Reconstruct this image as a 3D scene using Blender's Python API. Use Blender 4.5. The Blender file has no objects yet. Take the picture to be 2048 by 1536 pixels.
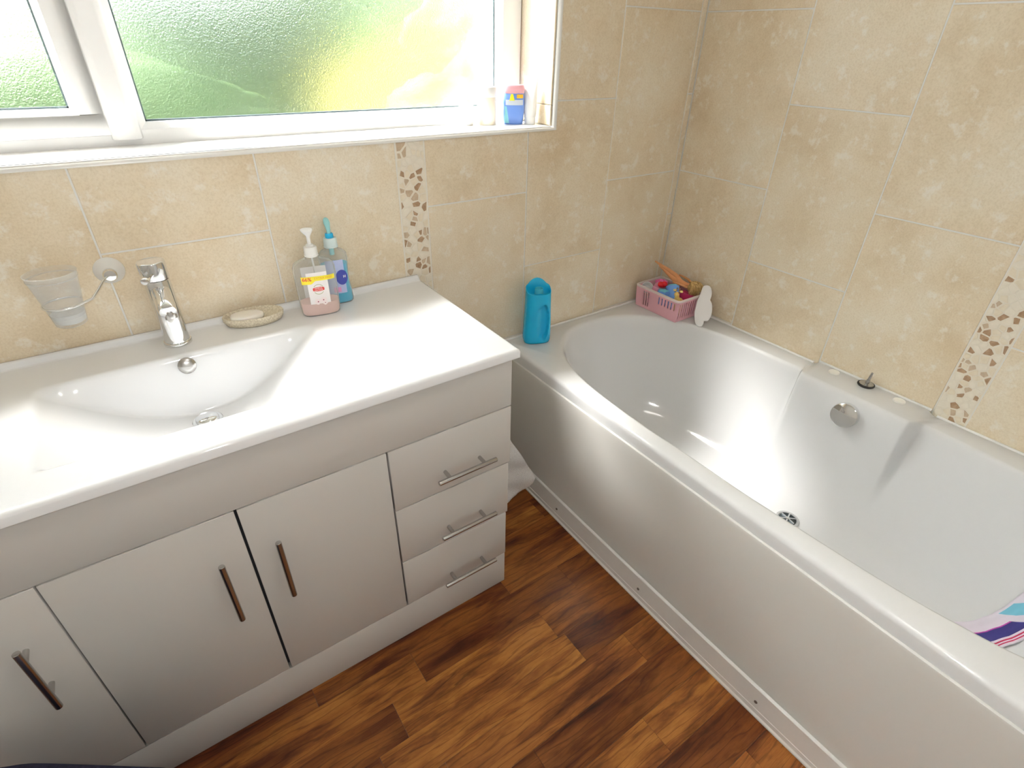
import bpy, bmesh, math, random
from mathutils import Vector, Matrix, noise
from math import sin, cos, pi, radians

# ------------------------------------------------------------------ scene, camera, light
sc = bpy.context.scene
COL = sc.collection
sc.view_settings.view_transform = 'Standard'
sc.view_settings.look = 'None'
sc.view_settings.gamma = 1.0
sc.view_settings.use_curve_mapping = False
sc.view_settings.exposure = 0.6

cam_d = bpy.data.cameras.new('camera')
cam = bpy.data.objects.new('camera', cam_d)
COL.objects.link(cam)
CR = ((0.8203004058888033, -0.571619040907237, 0.018945083028461124),
      (-0.2932644272744751, -0.44882515111473836, -0.844127928351033),
      (0.4910226265601606, 0.6868825633244178, -0.5358069842833688))
right, down, fwd = (Vector(v).normalized() for v in CR)
M = Matrix.Identity(4)
for i in range(3):
    M[i][0] = right[i]; M[i][1] = -down[i]; M[i][2] = -fwd[i]
M.translation = Vector((-1.72719732, -1.37775787, 1.40771307))
cam.matrix_world = M
cam_d.sensor_fit = 'HORIZONTAL'
cam_d.sensor_width = 36.0
cam_d.lens = 36.0 * 1075.813 / 2048.0
cam_d.clip_start = 0.01
sc.camera = cam

# sky
w = bpy.data.worlds.new('sky'); sc.world = w; w.use_nodes = True
bg = w.node_tree.nodes['Background']
bg.inputs[0].default_value = (0.80, 0.90, 1.0, 1); bg.inputs[1].default_value = 5.0
# sun: slants in through the window over the basin towards the bath
sd = bpy.data.lights.new('sun', 'SUN'); sd.energy = 148.0; sd.angle = radians(13); sd.color = (1.0, 0.97, 0.92)
sun = bpy.data.objects.new('sun', sd); COL.objects.link(sun)
sun.location = (-4, 4, 6)
sun.rotation_euler = Vector((1.08, -1.0, -1.85)).to_track_quat('-Z', 'Y').to_euler()
# camera flash
fd = bpy.data.lights.new('camera_flash', 'POINT'); fd.energy = 10.0; fd.shadow_soft_size = 0.02; fd.color = (1.0, 0.985, 0.965)
flash = bpy.data.objects.new('camera_flash', fd); COL.objects.link(flash)
flash.location = (-1.715, -1.42, 1.475)
# added ambient fill light under the ceiling, out of view (fixture built below)
cd = bpy.data.lights.new('fill_light', 'AREA'); cd.shape = 'DISK'; cd.size = 0.32; cd.energy = 2.5; cd.color = (1.0, 0.95, 0.88)
cl = bpy.data.objects.new('fill_light', cd); COL.objects.link(cl)
cl.location = (-1.3, -1.25, 2.255)

# ------------------------------------------------------------------ helpers
def tag(o, label=None, cat=None, group=None, kind=None):
    if label: o['label'] = label
    if cat: o['category'] = cat
    if group: o['group'] = group
    if kind: o['kind'] = kind
    return o

def thing(name, label, cat, loc=(0, 0, 0), rz=0.0, group=None):
    o = bpy.data.objects.new(name, None); COL.objects.link(o)
    o.empty_display_size = 0.05
    o.location = loc; o.rotation_euler = (0, 0, rz)
    return tag(o, label, cat, group)

class MB:
    """collects shapes (with a material index per face) into one mesh"""
    def __init__(s): s.v = []; s.f = []; s.m = []; s.sm = []
    def add(s, vs, fs, m=0, smooth=False):
        b = len(s.v); s.v += [tuple(v) for v in vs]
        for f in fs:
            s.f.append(tuple(i + b for i in f)); s.m.append(m); s.sm.append(smooth)
        return s
    def box(s, x0, x1, y0, y1, z0, z1, m=0):
        vs = [(x, y, z) for x in (x0, x1) for y in (y0, y1) for z in (z0, z1)]
        return s.add(vs, [(0, 1, 3, 2), (4, 6, 7, 5), (0, 4, 5, 1), (2, 3, 7, 6), (0, 2, 6, 4), (1, 5, 7, 3)], m)
    def loft(s, rings, closed=True, cap0=False, cap1=False, m=0, smooth=True):
        n = len(rings[0]); vs = [p for r in rings for p in r]; fs = []
        for i in range(len(rings) - 1):
            for j in range(n if closed else n - 1):
                k = (j + 1) % n
                fs.append((i * n + j, i * n + k, (i + 1) * n + k, (i + 1) * n + j))
        if cap0: fs.append(tuple(range(n))[::-1])
        if cap1: fs.append(tuple((len(rings) - 1) * n + j for j in range(n)))
        return s.add(vs, fs, m, smooth)
    def lathe(s, prof, c=(0, 0, 0), n=32, axis=None, m=0, smooth=True, caps=True):
        """prof: (radius, height) pairs; axis: direction, default +z"""
        q = Vector((0, 0, 1)).rotation_difference(Vector(axis).normalized()) if axis else None
        rings = []
        for r, h in prof:
            ring = []
            for k in range(n):
                a = 2 * pi * k / n; p = Vector((max(r, 1e-5) * cos(a), max(r, 1e-5) * sin(a), h))
                if q: p = q @ p
                ring.append((p.x + c[0], p.y + c[1], p.z + c[2]))
            rings.append(ring)
        return s.loft(rings, True, caps, caps, m, smooth)
    def tube(s, pts, r, n=12, m=0, closed=False, r_fn=None):
        P = [Vector(p) for p in pts]; N = len(P); rings = []
        up = None
        for i in range(N):
            a = P[(i - 1) % N] if (closed or i > 0) else P[i]
            b = P[(i + 1) % N] if (closed or i < N - 1) else P[i]
            t = (b - a).normalized()
            if up is None:
                up = Vector((0, 0, 1)) if abs(t.z) < .9 else Vector((1, 0, 0))
            u = (up - t * up.dot(t)).normalized(); up = u; v = t.cross(u)
            rr = r if r_fn is None else r_fn(i / (N - 1))
            rings.append([tuple(P[i] + (u * cos(2 * pi * k / n) + v * sin(2 * pi * k / n)) * rr) for k in range(n)])
        if closed: rings.append(rings[0])
        return s.loft(rings, True, not closed, not closed, m, True)
    def prism(s, outline, z0, z1, m=0, smooth=False):
        """outline in xy, extruded in z"""
        return s.loft([[(x, y, z0) for x, y in outline], [(x, y, z1) for x, y in outline]], True, True, True, m, smooth)
    def sphere(s, c, r, n=16, sc_=(1, 1, 1), m=0):
        prof = [(r * sin(pi * i / n), -r * cos(pi * i / n)) for i in range(n + 1)]
        b = len(s.v); s.lathe(prof, (0, 0, 0), n * 2, None, m)
        for i in range(b, len(s.v)):
            x, y, z = s.v[i]; s.v[i] = (x * sc_[0] + c[0], y * sc_[1] + c[1], z * sc_[2] + c[2])
        return s
    def move(s, M4):
        s.v = [tuple(M4 @ Vector(v)) for v in s.v]; return s
    def build(s, name, mats, parent=None, off=(0, 0, 0), bevel=0.0, subsurf=0, seg=2, sharp=True, ang=40):
        me = bpy.data.meshes.new(name)
        me.from_pydata([(v[0] - off[0], v[1] - off[1], v[2] - off[2]) for v in s.v], [], s.f)
        if not isinstance(mats, (list, tuple)): mats = [mats]
        for m in mats: me.materials.append(m)
        me.polygons.foreach_set('material_index', s.m)
        me.polygons.foreach_set('use_smooth', s.sm)
        bm = bmesh.new(); bm.from_mesh(me)
        bmesh.ops.remove_doubles(bm, verts=bm.verts, dist=1e-6)
        bmesh.ops.recalc_face_normals(bm, faces=bm.faces)
        if bevel:
            es = [e for e in bm.edges if e.is_manifold and len(e.link_faces) == 2 and e.calc_face_angle(0) > radians(30)]
            bmesh.ops.bevel(bm, geom=es, offset=bevel, segments=seg, affect='EDGES', profile=0.5, clamp_overlap=True)
            for f in bm.faces: f.smooth = True
        if sharp:
            for e in bm.edges:
                if len(e.link_faces) == 2 and e.calc_face_angle(0) > radians(ang): e.smooth = False
        bm.to_mesh(me); bm.free()
        o = bpy.data.objects.new(name, me); COL.objects.link(o)
        if parent is not None: o.parent = parent
        else: o.location = off
        if subsurf:
            sm_ = o.modifiers.new('sub', 'SUBSURF'); sm_.levels = subsurf; sm_.render_levels = subsurf
        return o

# ---- materials
def mat(name, col, rough=0.4, metal=0.0, spec=0.5, coat=0.0, trans=0.0, ior=1.45, sss=0.0):
    m = bpy.data.materials.new(name); m.use_nodes = True
    b = m.node_tree.nodes['Principled BSDF']
    b.inputs['Base Color'].default_value = (*col, 1); b.inputs['Roughness'].default_value = rough
    b.inputs['Metallic'].default_value = metal; b.inputs['Specular IOR Level'].default_value = spec
    b.inputs['Coat Weight'].default_value = coat; b.inputs['Coat Roughness'].default_value = 0.05
    b.inputs['Transmission Weight'].default_value = trans; b.inputs['IOR'].default_value = ior
    if sss:
        b.inputs['Subsurface Weight'].default_value = sss; b.inputs['Subsurface Radius'].default_value = (.01, .008, .006)
    return m

def nodes(m):
    return m.node_tree.nodes, m.node_tree.links, m.node_tree.nodes['Principled BSDF']

def mottled(name, c0, c1, scale, rough=0.5, detail=4.0, bump=0.0, bscale=None, lo=.35, hi=.65, spec=.5):
    """a surface whose colour wanders between two tones"""
    m = mat(name, c0, rough, spec=spec); N, L, b = nodes(m)
    tc = N.new('ShaderNodeTexCoord'); nz = N.new('ShaderNodeTexNoise')
    nz.inputs['Scale'].default_value = scale; nz.inputs['Detail'].default_value = detail
    L.new(tc.outputs['Object'], nz.inputs['Vector'])
    r = N.new('ShaderNodeValToRGB'); r.color_ramp.elements[0].color = (*c0, 1); r.color_ramp.elements[1].color = (*c1, 1)
    r.color_ramp.elements[0].position = lo; r.color_ramp.elements[1].position = hi
    L.new(nz.outputs['Fac'], r.inputs[0]); L.new(r.outputs[0], b.inputs['Base Color'])
    if bump:
        n2 = N.new('ShaderNodeTexNoise'); n2.inputs['Scale'].default_value = bscale or scale * 4
        n2.inputs['Detail'].default_value = 6
        L.new(tc.outputs['Object'], n2.inputs['Vector'])
        bp = N.new('ShaderNodeBump'); bp.inputs['Strength'].default_value = bump; bp.inputs['Distance'].default_value = .002
        L.new(n2.outputs['Fac'], bp.inputs['Height']); L.new(bp.outputs[0], b.inputs['Normal'])
    return m

def clear(name, tint, base=0.1, edge=0.55, rough=0.08, frost=0.0):
    """thin clear plastic: see-through with a glossy skin, stronger at grazing angles"""
    m = mat(name, (0.9, 0.92, 0.92), rough); N, L, b = nodes(m)
    t = N.new('ShaderNodeBsdfTransparent'); t.inputs[0].default_value = (*tint, 1)
    lw = N.new('ShaderNodeLayerWeight'); lw.inputs[0].default_value = .35
    mr = N.new('ShaderNodeMapRange'); mr.inputs['To Min'].default_value = base; mr.inputs['To Max'].default_value = edge
    L.new(lw.outputs['Facing'], mr.inputs['Value'])
    mx = N.new('ShaderNodeMixShader')
    L.new(mr.outputs[0], mx.inputs[0]); L.new(t.outputs[0], mx.inputs[1]); L.new(b.outputs[0], mx.inputs[2])
    L.new(mx.outputs[0], N['Material Output'].inputs['Surface'])
    return m

M_acrylic = mat('bath_acrylic', (.735, .74, .75), .12, coat=.3)
M_ceramic = mat('ceramic', (.83, .84, .86), .09, coat=.3)
M_gloss = mat('gloss_ivory', (.62, .605, .58), .22, coat=.25)
M_panel = mat('panel_white', (.71, .70, .67), .16, coat=.3)
M_carc = mat('carcass', (.55, .53, .50), .4)
M_dark = mat('gap_dark', (.03, .03, .035), .8)
M_upvc = mat('upvc', (.90, .90, .90), .25)
M_trim = mat('tile_trim', (.80, .79, .765), .25)
M_chrome = mat('chrome', (.80, .81, .82), .06, metal=1)
M_steel = mat('brushed_steel', (.50, .49, .48), .25, metal=1)
M_grout = mat('grout', (.78, .77, .74), .8)
M_plaster = mat('plaster', (.80, .78, .74), .7)
M_rubber = mat('black_rubber', (.015, .015, .015), .5)
M_whitepl = mat('white_plastic', (.85, .85, .84), .3)
M_sill = mat('sill_white', (.85, .84, .82), .25)

# beige stone-look tiles, each tile a shade of its own
M_tile = mat('beige_tile', (.6, .5, .35), .32); N, L, b = nodes(M_tile)
tc = N.new('ShaderNodeTexCoord'); geo = N.new('ShaderNodeNewGeometry')
off = N.new('ShaderNodeVectorMath'); off.operation = 'SCALE'; off.inputs[3].default_value = 7.0
cmb = N.new('ShaderNodeCombineXYZ')
for i in range(3): L.new(geo.outputs['Random Per Island'], cmb.inputs[i])
L.new(cmb.outputs[0], off.inputs[0])
add = N.new('ShaderNodeVectorMath'); add.operation = 'ADD'
L.new(tc.outputs['Object'], add.inputs[0]); L.new(off.outputs[0], add.inputs[1])
def nz(scale, detail, rough=.5, src=None):
    n = N.new('ShaderNodeTexNoise'); n.inputs['Scale'].default_value = scale; n.inputs['Detail'].default_value = detail
    n.inputs['Roughness'].default_value = rough; L.new((src or add).outputs[0], n.inputs['Vector']); return n
def ramp(src, stops):
    r = N.new('ShaderNodeValToRGB')
    while len(r.color_ramp.elements) < len(stops): r.color_ramp.elements.new(.5)
    for e, (p, c) in zip(r.color_ramp.elements, stops): e.position = p; e.color = (*c, 1)
    L.new(src, r.inputs[0]); return r
def mix(kind, fac, a, c):
    x = N.new('ShaderNodeMix'); x.data_type = 'RGBA'; x.blend_type = kind
    if isinstance(fac, float): x.inputs[0].default_value = fac
    else: L.new(fac, x.inputs[0])
    L.new(a, x.inputs[6])
    if isinstance(c, tuple): x.inputs[7].default_value = (*c, 1)
    else: L.new(c, x.inputs[7])
    return x
big = ramp(nz(4.5, 6, .62).outputs['Fac'], [(.30, (.70, .57, .395)), (.5, (.78, .67, .505)), (.70, (.83, .75, .61))])
fine = ramp(nz(230, 4, .7).outputs['Fac'], [(.34, (.80, .75, .67)), (.56, (1, 1, 1))])
c1 = mix('MULTIPLY', .5, big.outputs[0], fine.outputs[0])
patch = ramp(nz(24, 9, .72).outputs['Fac'], [(.54, (0, 0, 0)), (.64, (1, 1, 1))])
pf = N.new('ShaderNodeMath'); pf.operation = 'MULTIPLY'; pf.inputs[1].default_value = .6; L.new(patch.outputs[0], pf.inputs[0])
c2 = mix('MIX', pf.outputs[0], c1.outputs[2], (.86, .82, .74))
L.new(c2.outputs[2], b.inputs['Base Color'])
bp = N.new('ShaderNodeBump'); bp.inputs['Strength'].default_value = .12; bp.inputs['Distance'].default_value = .001
L.new(nz(120, 4).outputs['Fac'], bp.inputs['Height']); L.new(bp.outputs[0], b.inputs['Normal'])

# laminate boards
M_wood = mat('wood_laminate', (.3, .15, .05), .36, spec=.35); N, L, b = nodes(M_wood)
tc = N.new('ShaderNodeTexCoord'); geo = N.new('ShaderNodeNewGeometry')
off = N.new('ShaderNodeVectorMath'); off.operation = 'SCALE'; off.inputs[3].default_value = 23.0
cmb = N.new('ShaderNodeCombineXYZ')
for i in range(3): L.new(geo.outputs['Random Per Island'], cmb.inputs[i])
L.new(cmb.outputs[0], off.inputs[0])
mp = N.new('ShaderNodeMapping'); mp.inputs['Scale'].default_value = (1.0, 6.5, 1.0)
L.new(tc.outputs['Object'], mp.inputs['Vector'])
add = N.new('ShaderNodeVectorMath'); add.operation = 'ADD'
L.new(mp.outputs[0], add.inputs[0]); L.new(off.outputs[0], add.inputs[1])
# wandering grain lines
warp = nz(3.0, 3)
wsc = N.new('ShaderNodeVectorMath'); wsc.operation = 'SCALE'; wsc.inputs[3].default_value = .45
L.new(warp.outputs['Color'], wsc.inputs[0])
wadd = N.new('ShaderNodeVectorMath'); wadd.operation = 'ADD'; L.new(add.outputs[0], wadd.inputs[0]); L.new(wsc.outputs[0], wadd.inputs[1])
wave = N.new('ShaderNodeTexWave'); wave.wave_type = 'BANDS'; wave.bands_direction = 'Y'
wave.inputs['Scale'].default_value = 2.6; wave.inputs['Distortion'].default_value = 3.0; wave.inputs['Detail'].default_value = 3
wave.inputs['Detail Scale'].default_value = 1.4
L.new(wadd.outputs[0], wave.inputs['Vector'])
base = ramp(nz(3.2, 5, .6, wadd).outputs['Fac'], [(.28, (.065, .017, .006)), (.42, (.185, .056, .015)), (.54, (.33, .125, .030)), (.75, (.44, .19, .048))])
tone = ramp(geo.outputs['Random Per Island'], [(0, (.50, .36, .30)), (.3, (.80, .70, .62)), (.65, (1.05, 1.0, .95)), (1, (1.30, 1.36, 1.2))])
c1 = mix('MULTIPLY', 1.0, base.outputs[0], tone.outputs[0])
lines = ramp(wave.outputs['Fac'], [(.0, (.45, .38, .34)), (.09, (1, 1, 1))])
mp3 = N.new('ShaderNodeMapping'); mp3.inputs['Scale'].default_value = (1.0, .55, 1.0); L.new(add.outputs[0], mp3.inputs['Vector'])
smoke = ramp(nz(5.0, 6, .65, mp3).outputs['Fac'], [(.36, (.42, .30, .24)), (.52, (1, 1, 1))])
c1 = mix('MULTIPLY', .7, c1.outputs[2], smoke.outputs[0])
c2 = mix('MULTIPLY', .65, c1.outputs[2], lines.outputs[0])
mp2 = N.new('ShaderNodeMapping'); mp2.inputs['Scale'].default_value = (1.0, 9.0, 1.0); L.new(add.outputs[0], mp2.inputs['Vector'])
pores = ramp(nz(26, 3, .6, mp2).outputs['Fac'], [(.36, (.62, .56, .52)), (.52, (1, 1, 1))])
c3 = mix('MULTIPLY', .55, c2.outputs[2], pores.outputs[0])
L.new(c3.outputs[2], b.inputs['Base Color'])

# obscure (dappled) window glass: part of the light goes straight on, the rest is scattered forward
M_glass = bpy.data.materials.new('obscure_glass'); M_glass.use_nodes = True
N = M_glass.node_tree.nodes; L = M_glass.node_tree.links; N.remove(N['Principled BSDF'])
rf = N.new('ShaderNodeBsdfRefraction'); rf.inputs['Color'].default_value = (.70, .715, .71, 1)
rf.inputs['Roughness'].default_value = .33; rf.inputs['IOR'].default_value = 1.35
tr = N.new('ShaderNodeBsdfTransparent'); tr.inputs[0].default_value = (.97, .98, .98, 1)
gl = N.new('ShaderNodeBsdfGlossy'); gl.inputs['Roughness'].default_value = .12
tc = N.new('ShaderNodeTexCoord'); n1 = N.new('ShaderNodeTexNoise'); n1.inputs['Scale'].default_value = 300; n1.inputs['Detail'].default_value = 2
L.new(tc.outputs['Object'], n1.inputs['Vector'])
bp = N.new('ShaderNodeBump'); bp.inputs['Strength'].default_value = .55; bp.inputs['Distance'].default_value = .002
L.new(n1.outputs['Fac'], bp.inputs['Height']); L.new(bp.outputs[0], rf.inputs['Normal']); L.new(bp.outputs[0], gl.inputs['Normal'])
m1 = N.new('ShaderNodeMixShader'); m1.inputs[0].default_value = .24
L.new(rf.outputs[0], m1.inputs[1]); L.new(tr.outputs[0], m1.inputs[2])
m2 = N.new('ShaderNodeMixShader'); m2.inputs[0].default_value = .05
L.new(m1.outputs[0], m2.inputs[1]); L.new(gl.outputs[0], m2.inputs[2])
L.new(m2.outputs[0], N['Material Output'].inputs['Surface'])

# ------------------------------------------------------------------ the room
XL, YB, ZC = -3.15, -2.25, 2.36      # left wall, rear wall, ceiling
P, CS, MW, G = .339, .0254, .0812, .0018
WX0, WX1, WZ0, WZ1 = -2.60, -.615, 1.20, 1.995    # window opening

# floor: boards 95 mm wide along x, one mesh
rnd = random.Random(11)
mb = MB()
fixed = {-.5422: [-1.45, -.937], -.6374: [-1.087, -1.545, -2.05], -.7326: [-1.066, -1.62], -.8278: [-.93, -1.50], -.923: [-1.316, -1.85], -1.0182: [-1.05, -1.70], -1.1134: [-1.25], -1.2086: [-.90, -1.5]}
y = -.5422 + 6 * .0952
while y > YB:
    key = min(fixed, key=lambda k: abs(k - y))
    if abs(key - y) < .01: cuts = sorted(fixed[key])
    else:
        cuts = []; x = XL + rnd.uniform(.1, .5)
        while x < -.1: cuts.append(x); x += rnd.uniform(.38, .62)
    xs = [XL] + cuts + [0.0]
    for a, c in zip(xs, xs[1:]):
        mb.box(a + .0003, c - .0003, max(y - .0952, YB) + .0003, min(y, 0) - .0003, -.012, 0)
    y -= .0952
mb.box(XL, 0, YB, 0, -.03, -.0125, 1)
tag(mb.build('floor', [M_wood, M_dark]), kind='structure')

def clip(r, hole):
    """pieces of rectangle r left when hole is taken away"""
    a0, a1, b0, b1 = r; h0, h1, k0, k1 = hole
    if a1 <= h0 or a0 >= h1 or b1 <= k0 or b0 >= k1: return [r]
    out = []
    if b0 < k0: out.append((a0, a1, b0, k0))
    if b1 > k1: out.append((a0, a1, k1, b1))
    c0, c1 = max(b0, k0), min(b1, k1)
    if a0 < h0: out.append((a0, h0, c0, c1))
    if a1 > h1: out.append((h1, a1, c0, c1))
    return out

def tile_columns(lim):
    """(start, end, first joint) of the tile columns measured from the corner"""
    e = [CS + P * k for k in range(4)]
    cols = [(e[0], e[1], 1.0188), (e[1], e[2], .7811), (e[2], e[3], 1.0188)]
    s = e[3] + MW; k = 0
    while s < lim:
        cols.append((s, min(s + P, lim), (.7811, 1.0188)[k % 2])); s += P; k += 1
    return cols, (e[3], e[3] + MW)

def tile_rects(lim, top):
    cols, mos = tile_columns(lim); out = []
    for s, e, j in cols:
        z = j - .4850 * 3
        while z < top:
            a, c = max(z, 0), min(z + .485, top)
            if c > 0: out.append((s + G, e - G, a + G, c - G))
            z += .485
    return out, mos

def bevel_tile(mb, p, d):
    """a slab from the rectangle p with a slight chamfer; d maps (u, z, depth) to a point"""
    u0, u1, z0, z1 = p; c = .0012
    r0 = [d(u0, z0, .006), d(u1, z0, .006), d(u1, z1, .006), d(u0, z1, .006)]
    r1 = [d(u0, z0, c), d(u1, z0, c), d(u1, z1, c), d(u0, z1, c)]
    r2 = [d(u0 + c, z0 + c, 0), d(u1 - c, z0 + c, 0), d(u1 - c, z1 - c, 0), d(u0 + c, z1 - c, 0)]
    mb.loft([r0, r1, r2], True, True, True, 0, False)

# stone mosaic borders: broken stone pieces set in pale mortar
def poly_clip(poly, a, bb, c):
    out = []
    for i in range(len(poly)):
        p, q = poly[i], poly[(i + 1) % len(poly)]
        dp, dq = a * p[0] + bb * p[1] - c, a * q[0] + bb * q[1] - c
        if dp <= 0: out.append(p)
        if dp * dq < 0:
            t = dp / (dp - dq); out.append((p[0] + t * (q[0] - p[0]), p[1] + t * (q[1] - p[1])))
    return out
def mosaic(mb, u0, u1, z0, z1, d, seed, hole=None):
    R = random.Random(seed); pts = []
    while len(pts) < 3000 * (u1 - u0) * (z1 - z0):
        p = (R.uniform(u0, u1), R.uniform(z0, z1))
        if all((p[0] - q[0]) ** 2 + (p[1] - q[1]) ** 2 > .0115 ** 2 for q in pts): pts.append(p)
    for p in pts:
        poly = [(u0 + .003, z0), (u1 - .003, z0), (u1 - .003, z1), (u0 + .003, z1)]
        for q in pts:
            dx, dz = q[0] - p[0], q[1] - p[1]; L2 = math.hypot(dx, dz)
            if 0 < L2 < .09:
                poly = poly_clip(poly, dx / L2, dz / L2, (dx * (p[0] + q[0]) + dz * (p[1] + q[1])) / 2 / L2 - R.uniform(.0006, .0016))
                if not poly: break
        if len(poly) < 3: continue
        cx = sum(a for a, _ in poly) / len(poly); cz = sum(c for _, c in poly) / len(poly)
        if hole and hole[0] - .01 < cx < hole[1] + .01 and hole[2] < cz < hole[3]: continue
        if hole and any(hole[2] < c < hole[3] and hole[0] < a < hole[1] for a, c in poly):
            poly = [(a, min(c, hole[2])) for a, c in poly]
        t = R.random(); k = 1 if t < .22 else 2 if t < .34 else 3 if t < .6 else 4
        n = len(poly)
        # knock corners off so the chips are irregular
        lo_ = .68 if k < 3 else .90
        sh = [(cx + (a - cx) * q_, cz + (c - cz) * q_) for (a, c), q_ in ((p_, R.uniform(lo_, 1.0)) for p_ in poly)]
        inn = [(cx + (a - cx) * .90, cz + (c - cz) * .90) for a, c in sh]
        mb.loft([[d(a, c, .004) for a, c in sh], [d(a, c, .0008) for a, c in sh], [d(a, c, .0002) for a, c in inn]], True, False, True, k, False)
M_mos = [mat('mosaic_mortar', (.79, .73, .62), .7), mottled('brown_chip', (.32, .19, .10), (.46, .31, .19), 90, .45), mottled('tan_chip', (.50, .37, .25), (.60, .47, .33), 80, .45),
         mottled('cream_chip', (.74, .65, .50), (.80, .72, .58), 60, .45), mottled('pale_chip', (.79, .725, .61), (.83, .77, .66), 60, .45)]

# window wall: masonry round the opening, tiles on the face, brick outside
M_brick = mat('red_brick', (.45, .2, .13), .8); N, L, b = nodes(M_brick)
tc = N.new('ShaderNodeTexCoord'); mp = N.new('ShaderNodeMapping'); mp.inputs['Rotation'].default_value = (radians(90), 0, 0)
sep = N.new('ShaderNodeSeparateXYZ'); L.new(tc.outputs['Object'], sep.inputs[0])
ad = N.new('ShaderNodeMath'); L.new(sep.outputs[0], ad.inputs[0]); L.new(sep.outputs[1], ad.inputs[1])
cb = N.new('ShaderNodeCombineXYZ'); L.new(ad.outputs[0], cb.inputs[0]); L.new(sep.outputs[2], cb.inputs[1])
bt = N.new('ShaderNodeTexBrick'); bt.inputs['Scale'].default_value = 1.0; bt.inputs['Brick Width'].default_value = .225; bt.inputs['Row Height'].default_value = .075
bt.inputs['Mortar Size'].default_value = .011; bt.inputs['Color1'].default_value = (.50, .24, .15, 1); bt.inputs['Color2'].default_value = (.42, .18, .11, 1); bt.inputs['Mortar'].default_value = (.75, .72, .66, 1)
L.new(cb.outputs[0], bt.inputs['Vector']); L.new(bt.outputs['Color'], b.inputs['Base Color'])

HOLE = (-WX1, -WX0, WZ0, WZ1)
def on_window(u, z, dep): return (-u, dep, z)
def on_right(u, z, dep): return (dep, -u, z)
mb = MB()
for y0, y1, x0, x1, mm in ((.0014, .20, XL - .1, .1, 1), (.20, .31, XL - .6, .6, 2)):
    o = .0 if mm == 1 else .015
    h0, h1 = (WX0, WX1) if mm == 1 else (WX0 + .02, WX1 - .03)
    mb.box(x0, h0, y0, y1, 0 if mm == 1 else -.3, 2.5, mm); mb.box(h1, x1, y0, y1, 0 if mm == 1 else -.3, 2.5, mm)
    mb.box(h0, h1, y0, y1, 0 if mm == 1 else -.3, WZ0 - .004, mm); mb.box(h0, h1, y0, y1, WZ1, 2.5, mm)
rects, mos = tile_rects(-XL, ZC)
for r in rects:
    H4 = (HOLE[0] - .008, HOLE[1] + .008, HOLE[2] - .008, HOLE[3] + .008); q = clip(r, H4)
    if len(q) == 2 and r[0] < H4[0] < r[1]:      # a tile cut to an L round the corner of the opening
        zc = H4[2] if r[2] < H4[2] else H4[3]; a_, b_ = (r[2], r[3]) if r[2] < H4[2] else (r[3], r[2])
        Lp = [(r[0], a_), (r[1], a_), (r[1], zc), (H4[0], zc), (H4[0], b_), (r[0], b_)]
        mb.loft([[on_window(u, z, .006) for u, z in Lp], [on_window(u, z, 0) for u, z in Lp]], True, True, True, 0, False)
    else:
        for t_ in q: bevel_tile(mb, t_, on_window)
for a, c in ((0, .375), (.375, .86), (.86, 1.27), (1.27, 1.75), (1.75, ZC)):   # corner strip
    bevel_tile(mb, (.0, CS - G, a + .002, c - .002), lambda u, z, dp: (-u, dp - .001, z))
# tiled reveal at the right of the opening and over the sill
for z0, z1 in ((1.2, 1.255), (1.255, 1.74), (1.74, WZ1)):
    bevel_tile(mb, (.006, .17, z0 + .001, z1 - .001), lambda u, z, dp: (WX1 - .006 + dp, u, z))
    bevel_tile(mb, (.006, .17, z0 + .001, z1 - .001), lambda u, z, dp: (WX0 + .006 - dp, u, z))
mb.box(-mos[1], -mos[0], .0012, .006, 0, WZ0 - .012, 3); mb.box(-mos[1], -mos[0], .0012, .006, WZ1 + .012, ZC, 3)
ww = mb.build('wall_window', [M_tile, M_grout, M_brick, M_mos[0]], sharp=True)
tag(ww, 'beige stone-look tiled wall under and beside the window', kind='structure')
mb = MB(); mosaic(mb, mos[0], mos[1], .5, WZ0 - .012, on_window, 4)
tag(mb.build('trim_1', M_mos), 'stone chip mosaic border strip below the window', kind='structure')

mb = MB(); mb.box(.0014, .12, YB - .1, .0014, 0, 2.5, 1)
rects, mos = tile_rects(-YB, ZC)
for r in rects:
    if r[0] > .02: bevel_tile(mb, r if r[0] > CS + .01 else (.004, r[1], r[2], r[3]), on_right)
mb.box(.0012, .006, -mos[1], -mos[0], 0, ZC, 3)
tag(mb.build('wall_right', [M_tile, M_grout, M_brick, M_mos[0]]), 'beige stone-look tiled wall along the bath', kind='structure')
mb = MB(); mosaic(mb, mos[0], mos[1], .5, ZC, on_right, 9)
tag(mb.build('trim_2', M_mos), 'stone chip mosaic border strip on the wall above the bath', kind='structure')

mb = MB(); mb.box(XL - .1, XL, YB - .1, 0, 0, 2.5)
tag(mb.build('wall_left', M_plaster), kind='structure')
mb = MB(); mb.box(XL, -1.15, YB - .1, YB, 0, 2.5); mb.box(-.35, 0, YB - .1, YB, 0, 2.5); mb.box(-1.15, -.35, YB - .1, YB, 2.02, 2.5)
tag(mb.build('wall_back', M_plaster), kind='structure')
mb = MB(); mb.box(XL - .1, .12, YB - .1, .2, ZC, ZC + .08)
tag(mb.build('ceiling', M_plaster), kind='structure')
dr = thing('door_1', None, None, (-.75, YB - .03, 0)); tag(dr, 'white panelled bathroom door behind the camera', kind='structure')
mb = MB(); mb.box(-1.14, -.36, YB - .05, YB - .01, .005, 2.01)
for x0, x1 in ((-1.06, -.79), (-.71, -.44)):
    for z0, z1 in ((.2, .85), (1.05, 1.85)): mb.box(x0, x1, YB - .012, YB - .004, z0, z1)
mb.build('leaf', M_upvc, dr, (-.75, YB - .03, 0), bevel=.004)
mb = MB(); mb.tube([(-1.08, YB - .012, 1.0), (-1.08, YB + .045, 1.0), (-.97, YB + .05, 1.0)], .008)
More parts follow.
